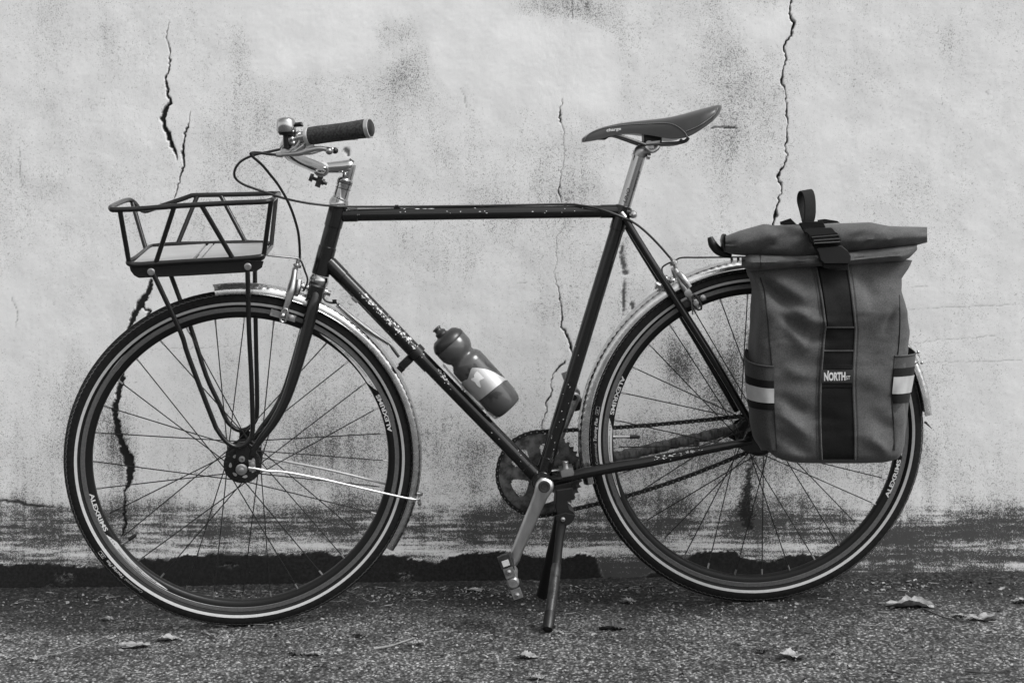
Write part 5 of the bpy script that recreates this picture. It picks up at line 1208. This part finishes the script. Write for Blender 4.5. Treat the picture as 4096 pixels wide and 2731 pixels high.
P = [cpt(778, 735), cpt(860, 830), cpt(1000, 985), cpt(1190, 1160), cpt(1300, 1290), cpt(1365, 1342), cpt(1395, 1335)]
for a, b in zip(P[:-1], P[1:]): 
    d = (b-a)/2; u = Vector((-d.z, 0, d.x)).normalized(); mb.box((a+b)/2, d*1.02, Y*.012, u*.0012, .0004)
mb.build('cage_spine', 'cage', cg, B)
mb = MB(); 
for x, y in ((1010, 1010), (1290, 1310)): mb.tube([cpt(x-30, y+22), cpt(x, y)], .005, 12)
mb.tube([cpt(1030, 1045, -.004), cpt(1235, 1250, -.004)], .0018, 8); mb.build('cage_boss', 'alloy', cg, B)
BOT = empty('water_bottle', B.M @ Matrix.Translation(bt_b)); tag(BOT, 'smoky plastic water bottle with dark squeeze cap held in the silver cage', 'water bottle')
mb = MB(); mb.lathe([(0, .0350), (.003, .0368), (.020, .0366), (.030, .0325), (.036, .0280), (.041, .0282), (.046, .0325), (.053, .0362), (.060, .0366), (.135, .0366), (.155, .0360), (.172, .0335), (.180, .0300), (.1815, .0285), (.1800, .0001)], bt_a, bd, 48); mb.build('bottle_body', 'bottle', BOT, B, sharp=60)
mb = MB(); mb.lathe([(.001, .0366), (-.001, .0371), (-.006, .0366), (-.015, .0310), (-.0205, .0245), (-.0215, .0150), (-.023, .0128)], bt_a, bd, 48); mb.build('bottle_cap', 'bottlecap', BOT, B, sharp=60)
mb = MB(); mb.lathe([(-.020, .0128), (-.027, .0118), (-.0285, .0125), (-.0300, .0112), (-.033, .0080), (-.037, .0078), (-.039, .0100), (-.0405, .0098), (-.042, .0060), (-.042, .0001)], bt_a, bd, 32); mb.build('bottle_nozzle', 'nozzle', BOT, B, sharp=50)
def bpoly(poly, name, mat, R_=BR+.0006): return cyl_patch(poly, R_, name, mat, BOT, .0003, 40)
for q in ([(1125, 718), (1150, 730), (1172, 766), (1128, 768)], [(1065, 772), (1095, 782), (1082, 812), (1068, 800)], [(1036, 840), (1062, 835), (1060, 870), (1040, 865)], [(1262, 690), (1290, 728), (1330, 738), (1338, 760), (1385, 775), (1390, 812), (1350, 790), (1310, 762), (1270, 735)],
          [(1400, 840), (1440, 838), (1446, 852), (1410, 852)], [(1300, 1075), (1345, 1060), (1385, 1040), (1400, 1075), (1402, 1122), (1375, 1105), (1340, 1110), (1322, 1150), (1305, 1115), (1265, 1118)], [(1385, 1040), (1420, 1045), (1458, 1060), (1420, 1075), (1395, 1072)]): bpoly(q, 'gear_print', 'bottledark')
mb = MB(); vs, fs = text_geo('198', .01)
def bfn(u, v): a = Vector((1262, 1055)); d = Vector((.72, -.66)); n = Vector((-.66, -.72)); p = a+d*u*128+n*v*44; return on_cyl(*c4(p.x, p.y), BR+.0008)
mb.add([bfn(u, v) for u, v in vs], fs); mb.build('bottle_number_print', 'bottlelight', BOT, B)
#@@BAG
# ================================================================== pannier bag
BAG = empty('pannier_bag', B.M @ Matrix.Translation(B.P(3330, 1843, -.15))); tag(BAG, 'grey canvas roll-top pannier bag hanging over the rear wheel, black centre strap with buckle', 'bag')
LATF = -.215                                             # front face of the bag (lateral), back is at -.070
ys_ = [1040, 1075, 1110, 1160, 1240, 1320, 1400, 1480, 1560, 1640, 1700, 1750, 1790, 1815, 1832, 1842]
xl_ = [2990, 2988, 2998, 3020, 3018, 3010, 3005, 3004, 3010, 3015, 3022, 3034, 3058, 3085, 3130, 3200]
xr_ = [3640, 3622, 3594, 3588, 3604, 3614, 3606, 3598, 3596, 3596, 3597, 3594, 3586, 3572, 3540, 3480]
rows = []; nrow = 90; nper = 120
for i in range(nrow+1):
    y = 1040+(1842-1040)*(1-(1-i/nrow)**1.0); l = np.interp(y, ys_, xl_); r = np.interp(y, ys_, xr_); t = (y-1040)/802
    dep = .068*min(1, .42+2.4*t)*(1 if t < .93 else math.sqrt(max(.02, 1-((t-.93)/.075)**2)))+.0; cyl = -.142+.020*max(0, 1-t*4)*0
    pl_, pr_ = B.P(l, y, cyl), B.P(r, y, cyl); cx = (pl_.x+pr_.x)/2; hx = (pr_.x-pl_.x)/2; row = []
    for k in range(nper):
        a = 2*PI*k/nper; ex = .38; X_ = hx*math.copysign(abs(math.cos(a))**ex, math.cos(a)); Y_ = dep*math.copysign(abs(math.sin(a))**ex, math.sin(a))
        X_ *= 1; row.append((cx+X_, cyl-Y_, pl_.z+(pr_.z-pl_.z)*((X_/hx+1)/2), y, l, r))
    rows.append(row)
A_ = np.array(rows); XX, YY, ZZ = A_[..., 0], A_[..., 1], A_[..., 2]
frontness = np.clip((-.142-YY)/.068, 0, 1)
U = (XX-XX.min())/.33; V = ZZ/.33
# wrinkles: diagonal folds from the neck plus soft undulation
w1 = fbm(U*2.2+V*2.6, U*1.5-V*4.5, 5, 3)-.5; w2 = fbm(U*9+V*4, V*11-U*5, 6, 3)-.5
pxx = np.array([[2048+FPX*((B.M @ Vector((a, b, c))).x)/((B.M @ Vector((a, b, c))).y) for a, b, c in zip(ra, rb, rc)] for ra, rb, rc in zip(XX, YY, ZZ)]); pyy = A_[..., 3]
def fold(x0, y0, x1, y1, w, amp):
    d = np.hypot(x1-x0, y1-y0); ux, uy = (x1-x0)/d, (y1-y0)/d; s = (pxx-x0)*ux+(pyy-y0)*uy; n = (pxx-x0)*(-uy)+(pyy-y0)*ux
    e = np.clip(s/d, 0, 1); return 1.45*amp*np.exp(-(n/w)**2)*np.sin(PI*e)**.7
w3 = np.abs(fbm(U*16+V*9, V*22-U*8, 16, 3)-.5); disp = .014*w1+.0050*w2-.0040*w3
disp += fold(2998, 1090, 3200, 1240, 26, -.020)+fold(3040, 1080, 3270, 1200, 30, .010)+fold(3140, 1200, 3290, 1300, 16, .010)+fold(3110, 1240, 3280, 1360, 20, -.010)+fold(3150, 1290, 3260, 1420, 18, .006)
disp += fold(3400, 1090, 3450, 1250, 18, .008)+fold(3430, 1070, 3500, 1190, 24, -.008)+fold(3590, 1220, 3530, 1330, 16, -.008)+fold(3600, 1230, 3540, 1320, 14, .004)
disp += fold(3110, 1560, 3270, 1660, 24, -.007)+fold(3110, 1620, 3260, 1740, 18, .007)+fold(3110, 1700, 3250, 1800, 22, -.008)+fold(3450, 1700, 3560, 1790, 20, .008)+fold(3470, 1640, 3580, 1690, 30, -.005)+fold(3130, 1450, 3260, 1500, 24, .005)+fold(3440, 1450, 3560, 1560, 40, .004)
# centre channel: strap zone lies a little lower between its two seams
YY2 = YY-disp*frontness
cxn = XX+disp*(1-frontness)*np.sign(XX-XX.mean())*.5
mb = MB(); mb.grid([[Vector((a, b, c)) for a, b, c in zip(ra, rb, rc)] for ra, rb, rc in zip(cxn, YY2, ZZ)], closed=True)
mb.add([Vector((a, b, c)) for a, b, c in zip(cxn[-1], YY2[-1], ZZ[-1])], [tuple(range(nper))]); mb.add([Vector((a, b, c)) for a, b, c in zip(cxn[0], YY2[0], ZZ[0])], [tuple(reversed(range(nper)))])
# side panel faces get their own cloth
body = mb.build('bag_body', ['canvas', 'canvas2'], BAG, B, sharp=60)
bb_ = bvh_of(body)
ident = lambda x, y: (x, y)
def sheet(poly_l, poly_r, ys, name, mat, off=.0012, nx=10, thick=.001, parent=BAG, bvh=None, bul=0.0, mats=None):
    bvh = bvh or bb_; rows = []; last = None
    for y in ys:
        l = np.interp(y, [p[1] for p in poly_l], [p[0] for p in poly_l]); r = np.interp(y, [p[1] for p in poly_r], [p[0] for p in poly_r]); row = []
        for k in range(nx+1):
            x = l+(r-l)*k/nx; p = on(bvh, B, x, y, off+bul*math.sin(PI*k/nx))
            if p is None: p = B.P(x, y, -.15)
            row.append(p)
        rows.append(row)
    mb = MB(); inner = [[p+Y*thick for p in r_] for r_ in rows]; mb.grid([a+list(reversed(b)) for a, b in zip(rows, inner)], closed=True)
    m = len(rows[0]); 
    for L in (0, len(rows)-1): mb.add(rows[L]+inner[L], [tuple(list(range(m))+[m+m-1-k for k in range(m)])])
    return mb.build(name, mat, parent, B, sharp=60)
sl = [(3263, 1060), (3285, 1180), (3301, 1300), (3297, 1345), (3283, 1530), (3281, 1683), (3287, 1838)]; sr = [(3390, 1060), (3408, 1180), (3421, 1300), (3421, 1345), (3413, 1530), (3420, 1721), (3420, 1838)]
sheet(sl, sr, np.linspace(1062, 1836, 70), 'centre_strap', 'webbing', .0022)
inl = [(x+12, y) for x, y in sl]; inr = [(x-10, y) for x, y in sr]
o = sheet(inl, inr, np.linspace(1075, 1306, 24), 'strap_webbing', fabric('worn_webbing', .014, sheen=.03), .0048)
sheet([(x+3, y) for x, y in sl], [(x-3, y) for x, y in sr], np.linspace(1306, 1312, 3), 'webbing_hem', 'piping', .0052)
for a, b in ((1400, 1405), (1458, 1476), (1532, 1548)): sheet([(x+4, y) for x, y in sl], [(x-4, y) for x, y in sr], np.linspace(a, b, 4), 'webbing_band', 'webbing' if b-a > 8 else 'piping', .0042)
sheet([(3289, 1470), (3284, 1540)], [(3415, 1470), (3413, 1540)], np.linspace(1479, 1531, 5), 'maker_label', 'patch', .0052)
mb = MB()
def nf(x0, x1, yb, h, slope):
    def fn(u, v): x = x0+(x1-x0)*u; y = yb+slope*u-v*h; p = on(bb_, B, x, y, .0066); return p or B.P(x, y, -.2)
    return fn
lettering(mb, 'NORTH', nf(3296, 3382, 1521, 31, -2), weight=.05); lettering(mb, 'ST', nf(3384, 3401, 1518, 15, -1), weight=.02); f = nf(3296, 3382, 1521, 31, -2); mb.add([f(.17, .95), f(.225, .95), f(.225, 1.22), f(.17, 1.25)], [(0, 1, 2, 3)]); mb.build('label_lettering', 'label', BAG, B)
for pts in (sl, sr): stitched(bb_, B, ident, pts, 'seam_piping', BAG, 'piping', .0020, off=.0030)
stitched(bb_, B, ident, [(x-14, y) for x, y in sl], 'stitching', BAG, 'piping', .0007, dash=.005, off=.0012); stitched(bb_, B, ident, [(x+14, y) for x, y in sr], 'stitching', BAG, 'piping', .0007, dash=.005, off=.0012)
stitched(bb_, B, ident, [(3040, 1110), (3058, 1170), (3070, 1280), (3084, 1420), (3095, 1560), (3100, 1700), (3106, 1790)], 'side_seam', BAG, 'satin', .0011, off=.0006)
stitched(bb_, B, ident, [(3598, 1180), (3600, 1300), (3590, 1430), (3572, 1500), (3568, 1600), (3578, 1740), (3572, 1800)], 'side_seam', BAG, 'satin', .0011, off=.0006)
# pockets: bulging pouches on the two sides
def pocket(xo, xi, ytop_o, ytop_i, yb, sgn, name, backrim):
    # rows go down; columns from the outer silhouette to the inner seam, wrapping round the side
    rows = []; n = 26; m = 16
    for i in range(n+1):
        t = i/n; row = []
        for k in range(m+1):
            s = k/m; yt = ytop_o+(ytop_i-ytop_o)*(math.sin(s*PI/2)); y = yt+(yb-yt)*t
            xo_ = np.interp(y, [p[1] for p in xo], [p[0] for p in xo]); xi_ = np.interp(y, [p[1] for p in xi], [p[0] for p in xi])
            # arc: at s=0 lateral mid of the bag, at s=1 on its front face
            lat = -.135-.072*math.sin(s*PI/2); x = xo_+(xi_-xo_)*(1-math.cos(s*PI/2))
            p = B.P(x, y, lat)
            if s > .85:
                q = on(bb_, B, x, y, .0015)
                if q: p = p+(q-p)*((s-.85)/.15)
            p = p+Vector((0, -.003*math.sin(t*9+s*6), 0))*(t*(1-t)*2)
            row.append(p)
        rows.append(row)
    mb = MB(); mb.grid(rows if sgn < 0 else [list(reversed(r)) for r in rows])
    mb.tube([p for p in rows[0]], .0018, 8)
    # back half of the mouth and the wall behind
    back = [[Vector((r[0].x-sgn*.004*j, -.135+.055*j/5, r[0].z+(.010*math.sin(PI*j/5) if r is rows[0] else 0))) for j in range(6)] for r in rows]
    mb.grid([list(reversed(b)) if sgn < 0 else b for b in back]); mb.tube(back[0], .0016, 8)
    o = mb.build(name, 'pocket', BAG, B, sharp=60); o.data.materials.append(M['pocket']); return rows, o
xo1 = [(2976, 1400), (2978, 1472), (2982, 1530), (2992, 1606), (2998, 1683), (3012, 1750), (3045, 1798)]; xi1 = [(3084, 1400), (3094, 1464), (3095, 1568), (3098, 1683), (3104, 1798)]
rowsL, pkL = pocket(xo1, xi1, 1424, 1466, 1800, -1, 'side_pocket', 0)
xo2 = [(3664, 1400), (3662, 1430), (3654, 1491), (3640, 1576), (3628, 1683), (3618, 1755), (3592, 1798)]; xi2 = [(3580, 1400), (3574, 1490), (3567, 1570), (3574, 1683), (3580, 1798)]
rowsR, pkR = pocket(xo2, xi2, 1412, 1424, 1800, 1, 'side_pocket', 0)
pkL['label'] = 'side pocket towards the hub of the wheel'; pkR['label'] = 'side pocket towards the tail of the bicycle'
def bandp(rows, t0, t1, name, mat, off, parent):
    n = len(rows)-1; out = []
    for i in range(7):
        f = (t0+(t1-t0)*i/6)*n; a = int(f); b = min(a+1, n); w = f-a; row = []
        for k in range(len(rows[0])):
            p = rows[a][k]*(1-w)+rows[b][k]*w; nx_ = Vector((0, -1, 0)) if k > 6 else Vector((-.6 if rows is rowsL else .6, -.8, 0)); row.append(p+nx_*off)
        out.append(row)
    mb = MB(); inner = [[p+Y*.0008 for p in r] for r in out]; mb.grid([a+list(reversed(b)) for a, b in zip(out, inner)], closed=True); mb.build(name, mat, parent, B, sharp=60)
bandp(rowsL, .17, .52, 'pocket_trim', 'webbing', .0012, pkL); bandp(rowsL, .26, .435, 'reflective_band', 'band', .0026, pkL)
bandp(rowsR, .13, .50, 'pocket_trim', 'webbing', .0012, pkR); bandp(rowsR, .22, .40, 'reflective_band', 'band', .0026, pkR)
#@@ROLL
# roll top: a folded tube of cloth, wide and slack, with a lower fold peeping out
def roll(name, xs, top, bot, latc, dpt, mat, seed, wr, ex=.8):
    rows = []; n = len(xs); P = 70; m = 40
    X = np.linspace(xs[0], xs[-1], P)
    for i, x in enumerate(X):
        yt = np.interp(x, top[0], top[1]); yb = np.interp(x, bot[0], bot[1]); c = (yt+yb)/2; h = (yb-yt)/2; dp = np.interp(x, dpt[0], dpt[1]); row = []
        for k in range(m):
            a = 2*PI*k/m; yy = c-h*math.copysign(abs(math.sin(a))**ex, math.sin(a)); la = latc-dp*math.copysign(abs(math.cos(a))**ex, math.cos(a))
            sc_ = (fbm(np.array(x/150.0+a*.5), np.array(a*1.2-x/300.0), seed, 3)-.5)*wr
            f = math.exp(-(((x-3110)+(yy-960)*1.6)/34)**2)*-.012+math.exp(-(((x-3170)+(yy-980)*1.1)/26)**2)*.008+math.exp(-(((x-3230)+(yy-1000)*.9)/24)**2)*-.007
            f += math.exp(-(((x-3420)-(yy-960)*-1.4)/36)**2)*-.009+math.exp(-(((x-3480)-(yy-960)*-1.2)/30)**2)*.007
            p = B.P(x, yy, la-(float(sc_)+f)*(math.cos(a) > 0)*math.cos(a)); row.append(p)
        rows.append(row)
    mb = MB(); mb.grid(rows, closed=True)
    cA = sum(rows[0], Vector())/m; cB = sum(rows[-1], Vector())/m; d = (rows[3][0]-rows[0][0]).normalized()
    e0 = [cA+(p-cA)*.90+d*.012 for p in rows[0]]; mb.mat(1).grid([e0, rows[0]], closed=True); mb.add(e0, [tuple(range(m))]); mb.mat(0)  # left end cap coloured black for the shaded inside of the roll
    e1 = [cB+(p-cB)*.90-d*.012 for p in rows[-1]]; mb.grid([rows[-1], e1], closed=True); mb.add(e1, [tuple(reversed(range(m)))])
    return mb.build(name, [mat, 'satin'], BAG, B, sharp=60)
rt_ = roll('roll_top', [2902, 3709], ([2902, 2960, 3058, 3098, 3196, 3375, 3482, 3520, 3560, 3600, 3709], [944, 922, 895, 902, 897, 893, 889, 897, 905, 906, 908]), ([2902, 2929, 3062, 3160, 3241, 3397, 3550, 3670, 3709], [1008, 1018, 1029, 1040, 1040, 1012, 996, 980, 970]), -.150, ([2902, 2950, 3100, 3600, 3709], [.030, .048, .056, .050, .030]), 'canvas', 3, .016, .9)
rl_ = roll('neck_fold', [2966, 3668], ([2966, 3000, 3200, 3400, 3600, 3668], [1030, 1016, 1020, 1008, 985, 978]), ([2966, 3000, 3060, 3200, 3400, 3560, 3610, 3640, 3668], [1068, 1084, 1082, 1070, 1062, 1048, 1046, 1030, 1000]), -.148, ([2966, 3000, 3200, 3600, 3668], [.040, .058, .062, .054, .030]), 'canvas', 9, .014, .8)
# collar seam
br_ = bvh_of(rl_)
stitched(br_, B, ident, [(3040, 1018), (3044, 1050), (3042, 1075)], 'fold_seam', BAG, 'satin', .0009, off=.0005)
# strap over the roll, buckle
brt = bvh_of(rt_)
def w_(x, y, l): return B.P(x, y, l)
F0 = -.212
mb = MB()
def band(mb, pts, wpx, thick=.0016, tilt=(0, 0)):
    P = catmull([B.P(*p) for p in pts], 6); rows = []
    for i, p in enumerate(P):
        w = Vector((wpx/1950/2, 0, 0)).xyz; w = w+Vector((0, tilt[0]*w.x, tilt[1]*w.x)); a = P[max(0, i-1)]; b = P[min(len(P)-1, i+1)]; d = (b-a).normalized(); n = d.cross(w).normalized()*thick/2
        rows.append([p-w-n, p+w-n, p+w+n, p-w+n])
    mb.grid(rows, closed=True); mb.add(rows[0], [(3, 2, 1, 0)]); mb.add(rows[-1], [(0, 1, 2, 3)])
band(mb, [(3234, 890, -.205), (3240, 860, -.208), (3240, 810, -.206), (3234, 775, -.198), (3224, 762, -.182), (3214, 770, -.168), (3210, 800, -.162), (3222, 850, -.165), (3232, 890, -.165)], 46, .0022, (.55, .12)); mb.build('webbing_loop', fabric('loop_webbing', .014, sheen=.03), BAG, B)
def plate(name, poly, l, th, mat='buckle', bev=.0015): mb = MB(); mb.prism([B.P(x, y, l) for x, y in poly], (0, th, 0), bev); return mb.build(name, mat, BAG, B)
d5 = lambda x, y: (x/2.24+2750, y/2.24+700)
def pl5(name, poly, l, th, mat='buckle', bev=.0015): return plate(name, [d5(*p) for p in poly], l, th, mat, bev)
pl5('strap_over_roll', [(1000, 432), (1060, 420), (1215, 415), (1240, 470), (1300, 480), (1050, 520)], -.214, .006, 'webbing')
pl5('buckle_prong', [(1040, 488), (1070, 478), (1290, 470), (1312, 486), (1330, 510), (1352, 524), (1090, 545), (1070, 520), (1045, 510)], -.222, .008)
pl5('buckle_body', [(1085, 540), (1110, 534), (1340, 520), (1362, 530), (1382, 590), (1376, 610), (1350, 618), (1130, 624), (1112, 612), (1095, 575)], -.220, .010)
mb = MB(); mb.tube([B.P(*d5(x, y), -.2225) for x, y in ((1112, 560), (1352, 540), (1370, 600), (1136, 614))], .0020, 8, closed=True); mb.tube([B.P(*d5(1130, 590), -.222), B.P(*d5(1362, 572), -.222)], .0026, 8); mb.build('buckle_frame', 'buckle', BAG, B)
pl5('strap_keeper', [(1150, 655), (1380, 632), (1440, 680), (1466, 730), (1462, 780), (1445, 792), (1225, 795), (1190, 760), (1175, 700)], -.218, .012)
pl5('strap_end', [(1215, 790), (1448, 788), (1445, 845), (1330, 840), (1212, 825)], -.214, .006, 'webbing')
pl5('strap_fold', [(1120, 622), (1378, 612), (1400, 650), (1150, 668), (1135, 650)], -.212, .006, 'webbing')
stitched(bb_, B, ident, [(3295, 1070), (3340, 1076), (3392, 1078)], 'strap_thread', BAG, 'piping', .0007, off=.006)
plate('roll_end_shade', [(2892, 962), (2896, 944), (2903, 936), (2909, 946), (2912, 980), (2910, 1006), (2903, 1010), (2895, 988)], -.152, .03, 'satin', .001)  # flat dark plate imitating shade inside the open roll end
# rear hook flap and far straps
mb = MB()
P = [(2840, 948, -.12), (2850, 975, -.12), (2868, 998, -.12), (2892, 1012, -.12), (2925, 1022, -.12)]; mb.tube(lerp_lat(B, P), [.0050, .0085, .0090, .0085, .0055], 14, smooth=5); mb.build('hook_flap', 'buckle', BAG, B)
plate('far_strap', [(3120, 888), (3163, 873), (3190, 900), (3122, 900)], -.09, .003, 'webbing'); plate('far_strap', [(3270, 880), (3300, 876), (3350, 884), (3362, 892), (3275, 896)], -.10, .003, 'webbing')
# ---------------- rear rack, mostly behind the bag
rr_ = part('rear_rack')
mb = MB(); z = B.P(3100, 1040, 0).z; x9 = B.P(3045, 1040, 0).x
mb.tube([Vector((x9, -.05, z)), Vector((.30, -.05, z)), Vector((.32, 0, z)), Vector((.30, .05, z)), Vector((x9, .05, z)), Vector((x9-.01, 0, z))], .005, 10, closed=True)
for s in (-1, 1):
    mb.tube([Vector((.02, s*.068, -.0)), Vector((.02, s*.060, z))], .005, 10); mb.tube([Vector((.01, s*.068, -.0)), Vector((.16, s*.060, z))], .005, 10)
mb.build('rack_frame', 'rackpaint', rr_, B)
mb = MB(); mb.box(Vector((.16, 0, z)), (.13, 0, 0), (0, .018, 0), (0, 0, .002)); mb.build('rack_deck', 'rackpaint', rr_, B)
